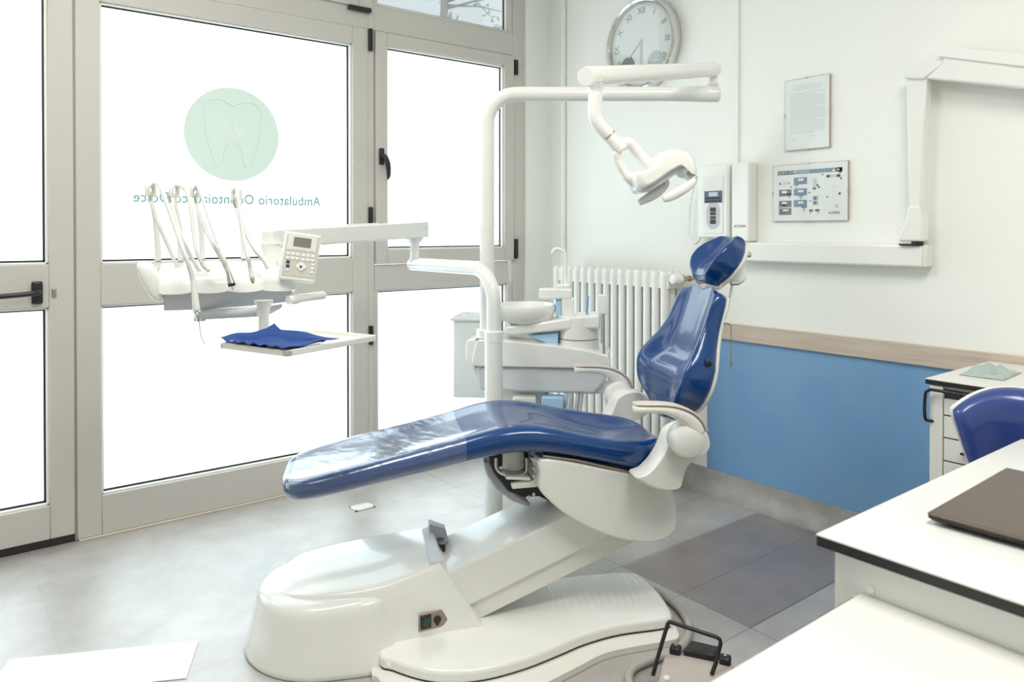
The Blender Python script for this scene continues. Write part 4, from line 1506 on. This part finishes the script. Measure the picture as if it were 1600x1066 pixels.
# balance arm: box section from the elbow towards the viewer's left
bA = at(660, 358.5, 3.40)
bB = at(416, 373.5, 2.60)
bd = (bB - bA)
bx_ = bd.normalized()
bs = Vector((-bx_.y, bx_.x, 0)).normalized()
BM = frame(bA, bx_, bs)
L_ = bd.length
rg = []
for x, hh, hw in ((-.012, .030, .026), (0, .035, .032), (.3 * L_, .034, .032), (L_ - .02, .033, .031), (L_, .029, .026)):
    rg.append([(x, -hw, -hh), (x, hw, -hh), (x, hw, hh), (x, -hw, hh)])
obj('balance_arm', MB(BM).loft(rg), WHITEM, DU, bev=.006, seg=3)
sd = MB(BM)
sd.box((.35 * L_, -.012, .034), (.55 * L_, .012, .038))
obj('arm_cover_strip', sd, WHITE, DU, bev=.002)
sd = MB(BM)
sgn_ = -1 if BM.to_3x3().col[1].dot(FW) > 0 else 1
sd.cyl((.02, sgn_ * .030, .008), (.02, sgn_ * .034, .008), .003)
obj('arm_screw', sd, STEEL, DU)

# instrument head
hL = at(255, 459, 2.36)
hR = at(463, 453, 2.52)
hx = Vector((hR.x - hL.x, hR.y - hL.y, 0)).normalized()
hy = Vector((-hx.y, hx.x, 0))
if hy.dot(FW) < 0:
    hy = -hy
HMx = frame((hL.x, hL.y, 0), hx, hy)
HL = Vector((hR.x - hL.x, hR.y - hL.y, 0)).length


def hm(px, py, y):
    p = meet(px, py, hy, Vector((hL.x, hL.y, 0)).dot(hy) + y)
    return ((p - Vector((hL.x, hL.y, 0))).dot(hx), p.z)


z_lip = (hL.z + hR.z) / 2
z_top = hm(350, 424, .02)[1]
z_bk = z_top + .022
z_bot = hm(340, 484, .03)[1]
# body sections along x with scalloped front lip
secs = []
NX = 56
for i in range(NX + 1):
    x = -.012 + (HL + .012) * i / NX
    scal = .006 * (abs(math.sin(PI * (x + .02) / (.105))) ** .5)
    fl0 = -.006 - .010 * scal / .006
    zl = z_lip - .004 + .0075 * (1 - abs(math.sin(PI * (x + .02) / .105)) ** .5)
    e = 1.0
    if x > HL - .03:
        e = math.sqrt(max(.05, 1 - ((x - (HL - .03)) / .032) ** 2))
    rise = .006 * math.sin(PI * x / HL)
    secs.append([(x, .21, z_lip - .01), (x, .215, z_bk + rise - .03), (x, .19, z_bk + rise * e), (x, .09, z_top + .016 * e), (x, .02, z_top + .004 - .02 * (1 - e)), (x, fl0 * e, z_top - .014 - .02 * (1 - e)),
                 (x, (fl0 - .012) * e, (z_top + zl) / 2 - .005), (x, (fl0 - .014) * e, zl + .003), (x, (fl0 - .006) * e, zl), (x, .012, zl + .001), (x, .03, zl - .002), (x, .12, z_lip - .02)])
obj('instrument_head', MB(HMx).loft(secs), WHITE, DU, ang=60)
lowb = []
for i in range(9):
    k = i / 8
    x = .0 + (HL - .01) * k
    dz = -.006 * math.sin(PI * k)
    lowb.append([(x, .018, z_lip + .003), (x, .022, z_lip - .025), (x, .05, z_bot + dz + .004 * k + .012 * k), (x, .14, z_bot + .01 + .01 * k), (x, .20, z_lip - .01), (x, .20, z_lip + .003)])
obj('head_underside', MB(HMx).loft(lowb), GREYP, DU, bev=.004)
# rounded left cheek
ck = [hm(x, y, .03) for x, y in ((213, 410), (222, 408), (236, 413), (248, 424), (256, 440), (257, 460), (253, 474), (243, 470), (232, 459), (222, 440), (214, 424))]
cxm = sum(p[0] for p in ck) / len(ck)
cym = sum(p[1] for p in ck) / len(ck)
rg = []
for y, s_ in ((-.022, .80), (-.014, .95), (.0, 1), (.12, 1.0), (.19, .95), (.20, .8)):
    rg.append([(cxm + (a - cxm) * s_, y, cym + (b - cym) * s_) for a, b in ck])
obj('head_cheek', MB(HMx).loft(rg), WHITE, DU, sub=1)
# right grab handle
a = at(464, 467, 2.50)
b = at(508, 461, 2.60)
obj('grab_handle', MB().tube([a - (b - a) * .3, a, b - (b - a) * .06, b], [.014, .014, .014, .009], 18), WHITE, DU)
obj('handle_collar', MB().tube([a - (b - a) * .15, a + (b - a) * .03], .017, 18), CREAM, DU)
# swivel between balance arm and head
sw0 = at(424, 386, 2.60)
sw1 = at(430, 412, 2.60)
obj('head_swivel', MB().tube([sw0 + Vector((0, 0, .012)), sw0, sw1, sw1 - Vector((0, 0, .03))], [.035, .032, .036, .05], 24), WHITE, DU)
# tray arm
ta0, ta1 = at(312, 492, 2.46), at(404, 487, 2.44)
tray_t = at(412, 521, 2.37)
obj('tray_arm', MB().tube([ta0, ta1], .017, 18, flat=1.0), GREYP, DU)
obj('tray_arm_end', MB().tube([ta0 + Vector((0, 0, .02)), ta0 - Vector((0, 0, .02))], .018, 16), GREYP, DU)
tp_ = at(412, 484, 2.40)
tb_ = Vector((tp_.x, tp_.y, .972))
obj('tray_post', MB().tube([tp_ + Vector((0, 0, .03)), tp_, tb_], [.030, .017, .0165], 18), WHITEM, DU)
obj('tray_arm_bracket', MB(HMx).prism([hm(393, 482, .1), hm(440, 474, .1), hm(438, 480, .1), hm(420, 490, .1), hm(404, 490, .1)], 1, .06, .12), WHITEM, DU, bev=.004)

# keypad panel
pc0 = at(469, 402, 2.47)
px_ = (RT * .97 + FW * .24).normalized()
roll = R(-8)
pyv = (Vector((0, 0, 1)) * .97 + FW * .10)
pyv = (pyv - px_ * pyv.dot(px_)).normalized()
xr = px_ * math.cos(roll) + pyv * math.sin(roll)
yr = pyv * math.cos(roll) - px_ * math.sin(roll)
KM = frame(pc0, xr, yr)
s_ = 2.47 / FPX
kp = MB(KM).box((-28.5 * s_, -38 * s_, -.028), (27.5 * s_, 38 * s_, 0))
kb = obj('keypad_housing', kp, WHITE, DU, bev=.006, seg=3)
obj('keypad_face', MB(KM).box((-24 * s_, -31 * s_, -.001), (25.5 * s_, 35 * s_, .0015)), mat('sand_keypad_face', (.60, .585, .52), .5, bump=(60, .01)), kb, bev=.001)
obj('screen_surround', MB(KM).box((-22 * s_, 9.5 * s_, .001), (22 * s_, 33 * s_, .0025)), CREAM, kb, bev=.001)
obj('screen', MB(KM).box((-13 * s_, 16 * s_, .002), (13.5 * s_, 30.5 * s_, .0035)), SCREEN, kb)
keys = []
for r_ in range(2):
    for c_ in range(6):
        x = (-18.5 + c_ * 7.1 + (2 if c_ > 2 else 0)) * s_
        y = (3.5 - r_ * 6.4) * s_
        keys.append(((x - 2.7 * s_, y - 2.3 * s_, .001), (x + 2.7 * s_, y + 2.3 * s_, .0032)))
for r_ in range(3):
    keys.append(((18 * s_, (-11.5 - r_ * 6) * s_, .001), (23.5 * s_, (-7.5 - r_ * 6) * s_, .0032)))
keys.append(((-18 * s_, -23.5 * s_, .001), (-13 * s_, -20 * s_, .0032)))
for a, b in keys:
    obj('keypad_button', MB(KM).box(a, b), WHITE, kb, bev=.001)
kk = MB(KM)
for x in (-12, -6, 0, 6, 16):
    kk.box(((x - 2.2) * s_, 11 * s_, .002), ((x + 2.2) * s_, 12.6 * s_, .0032))
obj('soft_keys', kk, GREYP, kb)
NAVY = mat('navy_key', (.03, .03, .12), .4, bump=(60, .01))
obj('blue_key', MB(KM).box((-19.5 * s_, -11.5 * s_, .001), (-14.5 * s_, -7.5 * s_, .0036)), NAVY, kb)
obj('blue_key', MB(KM).box((-19 * s_, -17.8 * s_, .001), (-14 * s_, -13.8 * s_, .0036)), NAVY, kb)
obj('round_key', MB(KM).cyl((3.2 * s_, -14.8 * s_, .001), (3.2 * s_, -14.8 * s_, .0052), 1.9 * s_), NAVY, kb)
dia = [(3.2 + 8.5 * math.cos(R(a)) * (1 if a % 90 == 0 else .75), -14.8 + 7.5 * math.sin(R(a)) * (1 if a % 90 == 0 else .75)) for a in range(0, 360, 45)]
obj('cross_pad', MB(KM).prism([(a * s_, b * s_) for a, b in dia], 2, .001, .004), WHITE, kb, bev=.001)
obj('keypad_bracket', MB().tube([at(452, 430, 2.55), at(440, 408, 2.58)], .02, 14), WHITEM, DU)

# whip arms with their clips, and the hoses they carry
WH = [((246.5, 415), (233, 300)), ((282, 415), (270, 302)), ((316, 412), (303, 302)), ((381, 412), (367, 306))]
for i, ((xb, yb), (xt, yt)) in enumerate(WH):
    z_ = 2.50 + .02 * i
    mid = ((xb + xt) / 2 + 4.5, (yb + yt) / 2 - 2)
    p0, p1, p2 = at(xb, yb + 4, z_), at(mid[0], mid[1], z_), at(xt + 3, yt, z_)
    w = obj('whip_arm', MB().tube(smooth([p0, at(xb, yb - 25, z_), p1, at(xt + 5, yt + 20, z_), p2], 3), [.0098] * 7 + [.008, .0065, .0055, .0048, .0045, .0045], 12), WHITEM, DU)
    obj('whip_joint', MB().tube([at(xb, yb - 8, z_), at(xb, yb - 5, z_)], .0104, 12), STEEL, w)
    obj('whip_socket', MB().tube([at(xb - 1, yb + 14, z_), at(xb, yb + 1, z_)], [.015, .012], 14), WHITE, w)
    t_ = at(xt + 3, yt - 3, z_)
    clip = MB()
    for dx in (-5.5, 5.5):
        q0, q1, q2 = at(xt + 2 + dx, yt + 7, z_ - .004), at(xt + 2.5 + dx * .9, yt - 8, z_ - .004), at(xt + 2.5 + dx * .5, yt - 11, z_)
        clip.tube([q0, q1, q2], [.0065, .0085, .005], 10)
    clip.tube([at(xt - 3, yt + 4, z_), at(xt + 8, yt + 4, z_)], .006, 10)
    obj('hose_clip', clip, CREAM, w)

# ---- hoses and instruments, each a thing of its own
def hose(label, pts, z0, z1, parts, r=.0060):
    P_ = []
    n = len(pts)
    for i, (x, y) in enumerate(pts):
        P_.append(at(x, y, z0 + (z1 - z0) * min(1, i / max(1, n - 3))))
    pp = smooth(P_, 4)
    t = thing('instrument_hose', T(pp[-1].x, pp[-1].y, pp[-1].z), label, 'dental instrument', 'hoses hung over the delivery unit')
    obj('hose', MB().tube(pp, r, 10), mat('white_rubber_hose', (.66, .66, .64), .4, bump=(90, .02)), t)
    for nm, a, b, rr, m_ in parts:
        obj(nm, MB().tube([at(a[0], a[1], z1), at(b[0], b[1], z1)], rr, 14), m_, t)
    return t


h1 = hose('air and water syringe with two buttons and bent tip, hanging lowest at the left',
          [(238, 292), (243, 286), (250, 292), (262, 322), (276, 362), (290, 400), (298, 424), (301, 438)], 2.49, 2.31,
          [('syringe_body', (302, 438), (307.5, 488), [.0085, .0115], WHITE), ('syringe_nose', (307.5, 488), (310.5, 503), [.0105, .0045], CHROME)], .0070)
obj('syringe_tip', MB().tube([at(311, 502, 2.31), at(313, 518, 2.31), at(315, 528, 2.31), at(320, 538, 2.31)], .0016, 8), STEEL, h1)
for x_, y_ in ((307, 485), (308, 491.5)):
    obj('syringe_button', MB().ball(at(x_, y_, 2.297), .0062, 12), CHROME, h1)
hose('thin white hose from the first whip arm down into the head',
     [(235, 308), (240, 330), (254, 365), (266, 392), (278, 422)], 2.49, 2.44, [('hose_ferrule', (234, 304), (236, 314), .0042, STEEL)])
hose('thin white hose from the second whip arm, ending in a tiny steel tip',
     [(274, 290), (282, 291), (292, 300), (298, 325), (302, 362), (308, 395), (318, 415), (322, 420)], 2.51, 2.37, [('coupling', (321, 417), (325.5, 423), [.007, .0055], CREAM), ('coupling_tip', (325, 422), (326.5, 424), .0045, BRASS)])
hose('pale hose crossing behind the third whip arm down to the head',
     [(265, 310), (272, 335), (283, 368), (298, 400), (312, 424)], 2.51, 2.42, [('hose_ferrule', (264.5, 306), (266, 317), .0042, STEEL)])
hose('white hose from the third whip arm with the large black and steel coupling',
     [(304, 296), (309, 290), (313, 300), (325, 335), (337, 370), (349, 402), (354, 416), (357, 424)], 2.53, 2.31,
     [('coupling_sleeve', (356, 422), (361.5, 443), [.0055, .0118], STEEL), ('coupling_ring', (361.3, 442), (362.6, 447.5), .0108, BLACK), ('coupling_pin', (362.5, 447), (364.3, 453.5), .0045, CHROME)])
hose('short white hose beside the third whip arm running to the same coupling row',
     [(305, 308), (309, 328), (318, 352), (332, 380), (346, 405), (356, 425)], 2.53, 2.36, [('hose_ferrule', (304.5, 306), (306.5, 318), .0042, STEEL)])
hose('white hose from the rightmost whip arm with a small steel coupling',
     [(366, 298), (368, 292), (371, 302), (376, 335), (381, 370), (387, 400), (390, 413), (391, 420)], 2.55, 2.33,
     [('coupling_sleeve', (390.5, 418), (394, 434), [.0055, .0085], CREAM), ('coupling_ring', (393.6, 433), (395, 440), .0066, STEEL), ('coupling_pin', (395, 440), (395.7, 443), .0040, BRASS)])
hose('white hose curving right from the rightmost whip arm',
     [(366, 316), (372, 335), (381, 358), (396, 388), (410, 405), (419, 420)], 2.55, 2.44, [('hose_ferrule', (365, 312), (368, 325), .0046, STEEL)])

# ---- tray and liner
wt_ = .972
cL, cF, cR, cB = [meet(x, y, Vector((0, 0, 1)), wt_) for x, y in ((345, 536.5), (449, 549), (583, 524), (481, 514.5))]
ta = (cF - cL).normalized()
tb2 = Vector((-ta.y, ta.x, 0))
if tb2.dot(cR - cF) < 0:
    tb2 = -tb2
W_ = (cF - cL).length
D_ = (cR - cF).length
TM = frame((cL.x, cL.y, wt_), ta, tb2)
TY = thing('instrument_tray', TM, 'white rectangular instrument tray under the delivery unit', 'tray')
z00 = -.016
obj('tray_base', MB(TM).box((.004, .004, z00), (W_ - .004, D_ - .004, z00 + .006)), mat('tray_white', (.80, .78, .73), .35, vary=(60, .3, (.70, .68, .62))), TY, bev=.002)
rm = MB(TM)
for a, b in (((0, 0), (W_, .008)), ((0, D_ - .008), (W_, D_)), ((0, 0), (.008, D_)), ((W_ - .008, 0), (W_, D_))):
    rm.box((a[0], a[1], z00), (b[0], b[1], .002))
obj('tray_rim', rm, WHITE, TY, bev=.002)
cn = MB(TM)
cn.box((W_ - .02, -.0012, z00 + .001), (W_ + .0012, .016, 0)).box((-.001, -.001, z00 + .002), (.008, .008, .0))
obj('corner_bracket', cn, CHROME, TY, bev=.001)
random.seed(5)
mbc = MB(TM)


def liner(i, j):
    x = i * W_ - .002
    y = -.004 + j * (D_ * .56 - .10 * (1 - i) * 0)
    z = .001
    z += .016 * max(0, (.10 - i) / .10) * (0.4 + .6 * j) + .014 * max(0, (j - .85) / .15) * (1 - i) + .006 * math.sin(i * 9 + j * 4) * math.sin(j * 7) * (1 - j * .3)
    z += .003 * math.sin(i * 38) * max(0, (.12 - j) / .12)
    if .1 < i < .93 and .12 < j < .84:
        z -= .009
    return (x, y, z + .0085)


mbc.grid(liner, 34, 26)
tag(obj('tray_liner', mbc, CLOTH, solid=.0012), 'crumpled dark blue paper liner covering the left half of the instrument tray', 'cloth')

# ================================================================== DESK AREA
DK = thing('desk', T(1.8, .1, 0), 'white-topped desk with black edge in the right foreground, carrying the laptop', 'desk')
dx0, dy1 = 1.298, .744
obj('desk_top', MB().box((dx0, -.75, .738), (2.33, dy1, .7405)), mat('white_laminate', (.74, .74, .71), .3, bump=(120, .01)), DK)
obj('desk_edge', MB().box((dx0 + .0005, -.75, .719), (2.33, dy1 - .0005, .738)), BLACK, DK, bev=.001)
pnl = MB().box((1.325, -.72, 0), (1.345, .722, .719))
ep = obj('end_panel', pnl, mat('white_laminate_panel', (.78, .78, .75), .35, bump=(120, .01)), DK, bev=.001)
obj('screw_cap', MB().cyl((1.325, .655, .663), (1.3225, .655, .663), .007), WHITE, ep)
obj('side_panel', MB().box((2.02, -.72, 0), (2.04, .722, .719)), MATS['white_laminate_panel'], DK, bev=.001)
obj('back_panel', MB().box((1.345, -.72, .25), (2.02, -.70, .719)), MATS['white_laminate_panel'], DK)

LS = thing('side_table', T(.95, .2, 0), 'lower white side table in the bottom right corner, butted against the desk panel', 'table')
lz = .652
obj('table_top', MB().box((.50, -.55, lz - .02), (1.322, .671, lz)), mat('white_table_laminate', (.74, .74, .71), .3, bump=(120, .01)), LS, bev=.0015)
obj('edge_shadow_strip', MB().box((1.10, .671, lz - .019), (1.30, .674, lz - .002)), mat('violet_grey_shadow', (.06, .055, .09), .4, bump=(60, .02)), LS)  # dark strip painted in for the shadow along the table edge
for x, y in ((.54, -.5), (1.27, -.5), (.54, .60), (1.27, .60)):
    obj('leg', MB().box((x, y, 0), (x + .035, y + .035, lz - .02)), WHITEM, LS, bev=.003)

# laptop
l0 = meet(1448, 800, Vector((0, 0, 1)), .764)
lB = meet(1572, 730, Vector((0, 0, 1)), .764)
lR = meet(1600, 851, Vector((0, 0, 1)), .764)
lx = (lB - l0).normalized()
ly = Vector((lx.y, -lx.x, 0))
if ly.dot(lR - l0) < 0:
    ly = -ly
lw = (lB - l0).length
LPM = frame((l0.x, l0.y, .7405), lx, -ly)
LP = thing('laptop', LPM, 'closed bronze-grey laptop lying on the white desk', 'laptop')
ll = .355
obj('lid', MB(LPM).box((0, -ll, .0155), (lw, 0, .0235)), LAPT, LP, bev=.005, seg=3)
bsr = []
for z, ins in ((.0035, .020), (.007, .008), (.0135, .001), (.0155, 0)):
    bsr.append([(ins, -ll + ins, z), (lw - ins, -ll + ins, z), (lw - ins, -ins, z), (ins, -ins, z)])
obj('base', MB(LPM).loft(bsr), BLACK, LP, bev=.002)
ft = MB(LPM)
for x in (.04, lw - .05):
    for y in (-.04, -ll + .04):
        ft.box((x - .015, y - .006, .0006), (x + .015, y + .006, .004))
obj('rubber_foot', ft, BLACK, LP)

# drawer cabinet
DW = thing('drawer_cabinet', T(2.85, .6, 0), 'white drawer cabinet with black-edged worktop against the right wall', 'cabinet')
FXc, Y1c, ztop = 2.585, 1.082, .822
obj('worktop', MB().box((FXc - .018, -.9, ztop - .002), (3.096, Y1c + .012, ztop + .0005)), MATS['white_laminate'], DW)
obj('worktop_edge', MB().box((FXc - .0175, -.9, ztop - .017), (3.096, Y1c + .0115, ztop - .002)), BLACK, DW)
obj('carcass', MB().box((FXc + .004, -.88, .08), (3.09, Y1c, ztop - .017)), MATS['white_laminate_panel'], DW, bev=.001)
obj('plinth', MB().box((FXc + .05, -.86, 0), (3.0, Y1c - .02, .08)), BLACK, DW)
obj('front_gap', MB().box((FXc - .0005, .40, .09), (FXc + .004, Y1c - .040, ztop - .03)), BLACK, DW)
obj('front_frame', MB().box((FXc - .014, Y1c - .040, .08), (FXc + .004, Y1c - .001, ztop - .018)), MATS['white_laminate_panel'], DW, bev=.001)
zs_ = [ztop - .055, .712, .640, .566, .35, .10]
for k in range(5):
    zt_, zb_ = zs_[k], zs_[k + 1]
    dr = obj('drawer', MB().box((FXc - .014, .42, zb_ + .0025), (FXc, Y1c - .044, zt_ - .0025)), MATS['white_laminate_panel'], DW, bev=.001)
    if k >= 2:
        zc2 = (zt_ + zb_) / 2 if k < 3 else zt_ - .05
        kn = MB().cyl((FXc - .014, .975, zc2), (FXc - .022, .975, zc2), .006).box((FXc - .028, .955, zc2 - .004), (FXc - .021, .985, zc2 + .003))
        obj('lock_key', kn, mat('blue_black_key', (.02, .03, .07), .3, bump=(60, .02)), dr, bev=.001)
hp_ = smooth([(FXc - .014, .96, ztop - .032), (FXc - .035, .965, ztop - .031), (FXc - .036, 1.03, ztop - .030), (FXc - .036, 1.07, ztop - .030)], 3) + \
    smooth([(FXc - .036, 1.084, ztop - .040), (FXc - .036, 1.087, ztop - .07), (FXc - .036, 1.087, .71), (FXc - .030, 1.085, .690), (FXc - .012, 1.072, .686)], 3)
obj('towel_bar', MB().tube(hp_, .0052, 10), mat('dark_blue_black_metal', (.012, .014, .03), .3, bump=(60, .02)), DW)

# crumpled clear packet on the worktop
pk = MB()
pc_ = meet(1548, 585, Vector((0, 0, 1)), ztop)
random.seed(11)
PKM = frame((pc_.x, pc_.y, ztop + .001), (RT + FW * .9), (FW - RT * .9))


def packet(i, j):
    x, y = (i - .5) * .20, (j - .5) * .13
    e = (1 - abs(2 * i - 1) ** 3) * (1 - abs(2 * j - 1) ** 3)
    return (x, y, .002 + e * (.022 + .010 * math.sin(13 * i + 5 * j) + .007 * math.sin(21 * j - 8 * i)))


pk = MB(PKM)
pk.grid(packet, 22, 16)
PKMAT = mat('milky_plastic_film', (.66, .80, .78), .18, trans=.35, coat=.5, alpha=.75, bump=(40, .4))
tag(obj('plastic_packet', pk, PKMAT, solid=.0006), 'crumpled pale green see-through packet on the drawer cabinet worktop', 'packet')

# operator stool between desk and cabinet
so = meet(1560, 690, Vector((0, 0, 1)), .66)
sZ = 2.16


def sp_(px, py, z=sZ):
    return at(px, py, z)


so = sp_(1588, 700)
SO = thing('operator_stool', T(so.x, so.y, 0), 'dark blue padded stool with white shell behind the desk at the right edge', 'stool')
face = (-FW * .75 - RT * .45).normalized()         # the padded side looks this way
lat = Vector((-face.y, face.x, 0))
if lat.dot(RT) < 0:
    lat = -lat
SM = frame((so.x, so.y, 0), lat, -face)            # x lateral, y away from pad side
zt_s = sp_(1540, 601).z


def stool_pad(off, k, th):
    mb = MB(SM)
    F_, B_ = [], []
    ns2, nt2 = 16, 16
    for i in range(ns2 + 1):
        s = i / ns2
        rf, rb = [], []
        for j in range(nt2 + 1):
            t = -1 + 2 * j / nt2
            hw2 = .168 * (.38 + .62 * s ** .8)
            z = .50 + (zt_s - .50) * s - .075 * abs(t) ** 2.4 * s
            rnd = ((1 - abs(t) ** 4.5) * (1 - abs(2 * s - 1) ** 8)) ** .5
            x = t * hw2 * k
            yb = .10 * t * t * -1 + off
            rf.append(mb._p((x, yb - th * rnd, z + .0)))
            rb.append(mb._p((x, yb + .006 * rnd, z)) if 0 < i < ns2 and 0 < j < nt2 else rf[-1])
        F_.append(rf)
        B_.append(rb)
    for i in range(ns2):
        for j in range(nt2):
            mb.face([F_[i][j], F_[i + 1][j], F_[i + 1][j + 1], F_[i][j + 1]])
            q = []
            for x in (B_[i][j], B_[i][j + 1], B_[i + 1][j + 1], B_[i + 1][j]):
                if x not in q:
                    q.append(x)
            if len(q) > 2:
                mb.face(q)
    return mb


obj('backrest', stool_pad(0, 1, .055), BLUED, SO, sub=1)
obj('backrest_shell', stool_pad(.020, 1.06, .022), WHITE, SO, sub=1)
obj('seat', MB(SM).lathe([(.02, .44), (.17, .44), (.185, .46), (.18, .485), (.15, .495), (.02, .498)], (0, -.17, 0), (0, 0, 1), 32), BLUED, SO)
obj('backrest_post', MB(SM).tube(smooth([(0, -.10, .425), (0, .03, .43), (0, .055, .47), (0, .035, .60)], 4), .012, 10), CHROME, SO)
obj('gas_column', MB(SM).cyl((0, -.17, .08), (0, -.17, .44), .022), CHROME, SO)
for k in range(5):
    a = 2 * PI * k / 5
    lg = MB(SM).tube([(0, -.17, .10), (.25 * math.cos(a), -.17 + .25 * math.sin(a), .062)], [.022, .014], 10)
    lgo = obj('star_leg', lg, CHROME, SO)
    obj('castor', MB(SM).cyl((.25 * math.cos(a) - .02, -.17 + .25 * math.sin(a), .025), (.25 * math.cos(a) + .02, -.17 + .25 * math.sin(a), .025), .025), BLACK, lgo)

# ================================================================== FLOOR THINGS
# foot control with its wire handle and hose
pz = .075
pA = meet(1044, 1016, Vector((0, 0, 1)), pz)
pB = meet(1146, 1037, Vector((0, 0, 1)), pz)
pC = meet(1022, 1040, Vector((0, 0, 1)), pz)
fx = (pB - pA).normalized()
fy = Vector((-fx.y, fx.x, 0))
if fy.dot(FW) < 0:
    fy = -fy
FM = frame((pA.x, pA.y, 0), fx, fy)
fw_ = (pB - pA).length
FC = thing('foot_control', FM, 'grey dental foot control with black wire handle on the floor below the desk', 'foot pedal')
fsec = []
for x in (-.004, 0, fw_ * .5, fw_ - .004, fw_):
    k = .97 if x in (-.004, fw_) else 1
    fsec.append([(x, .0, .004), (x, -.19 * k, .004), (x, -.20 * k, .03), (x, -.075, pz * k - .004), (x, -.055, pz * k), (x, -.005, pz * k), (x, .0, .06)])
obj('casting', MB(FM).loft(fsec), PEDAL, FC, bev=.006, seg=3)
obj('base_pad', MB(FM).box((-.006, -.205, 0), (fw_ + .006, .004, .005)), BLACK, FC)
obj('pedal_disc', MB(FM).prism([(.045, -.012), (fw_ - .05, -.012), (fw_ - .045, .045), (.06, .050)], 2, .062, .092), BLACK, FC, bev=.004)
for x in (.022, fw_ - .022):
    cl_ = MB(FM).box((x - .016, -.020, .066), (x + .016, .012, .094))
    co = obj('handle_clamp', cl_, BLACK, FC, bev=.006)
    obj('clamp_screw', MB(FM).cyl((x, -.004, .093), (x, -.004, .0965), .004), CHROME, co)


def fpt(px, py, y):
    p = meet(px, py, fy, Vector((pA.x, pA.y, 0)).dot(fy) + y)
    return ((p - Vector((pA.x, pA.y, 0))).dot(fx), y, p.z)


q = [fpt(1020, 1056, -.075), fpt(1026, 1033, -.06), fpt(1043, 976, -.03), fpt(1046, 972, -.028), fpt(1050, 973, -.028), fpt(1120, 996, -.028), fpt(1125, 1000, -.028), fpt(1126, 1006, -.03), fpt(1118, 1038, -.06), fpt(1112, 1054, -.075)]
obj('wire_handle', MB(FM).tube(q, .0058, 12), BLACK, FC)
kp0 = fpt(1042, 1062, -.14)
obj('knob', MB(FM).cyl((kp0[0], -.14, .040), (kp0[0], -.14, kp0[2] + .008), .010), CREAM, FC, bev=.003)
hs = [(1022, 922, .014), (1040, 933, .014), (1060, 950, .014), (1074, 970, .014), (1077, 987, .014), (1068, 1006, .014), (1050, 1020, .014), (1030, 1027, .014), (1006, 1036, .014), (988, 1046, .014), (982, 1062, .014), (990, 1078, .014), (1015, 1090, .014), (1045, 1090, .016)]
hpts = smooth([meet(x, y, Vector((0, 0, 1)), z) for x, y, z in hs], 4)
tag(obj('supply_hose', MB().tube(hpts, .0125, 14), RUBBER), 'thick grey rubber hose looping on the floor from the chair base to the foot control', 'hose')

# white sheet lying on the floor
mp_ = [fl for fl in [meet(x, y, Vector((0, 0, 1)), .0) for x, y in ((15, 1032), (310, 1003), (291, 1061))]]
d_ = mp_[0] - mp_[1]
s1 = mp_[2] - mp_[1]
poly = [mp_[1], mp_[1] + d_, mp_[1] + d_ + s1, mp_[1] + s1]
sh_ = MB().loft([[(p.x, p.y, .001) for p in poly], [(p.x, p.y, .003) for p in poly]])
tag(obj('floor_sheet', sh_, mat('white_film_sheet', (.93, .95, .96), .3, bump=(20, .02))), 'plain white rectangular sheet lying on the floor at the bottom left', 'sheet')
fc_ = meet(566, 793, Vector((0, 0, 1)), 0)
FCm = T(fc_.x, fc_.y, 0)
cvr = MB(FCm)
for a, b in (((-.05, -.035), (.05, -.027)), ((-.05, .027), (.05, .035)), ((-.05, -.035), (-.042, .035)), ((.042, -.035), (.05, .035))):
    cvr.box((a[0], a[1], .001), (b[0], b[1], .005))
cvr.box((-.042, -.027, .001), (.042, .027, .003))
tag(obj('floor_hatch', cvr, WHITEM), 'small pale rectangular hatch frame set in the floor under the leg rest', 'hatch')

# unseen ceiling lamps added to carry the fill lights
for x, y, lab in ((1.2, .2, 'unseen flat rectangular ceiling lamp added above the desk for fill light'), (.3, 2.0, 'unseen flat rectangular ceiling lamp added nearer the glazed door for fill light')):
    cl2 = thing('ceiling_fill_lamp', T(x, y, ZC), lab, 'lamp', 'added ceiling fill lamps')
    obj('fill_lamp_housing', MB().box((x - .62, y - .32, ZC - .03), (x + .62, y + .32, ZC)), WHITEM, cl2, bev=.005)
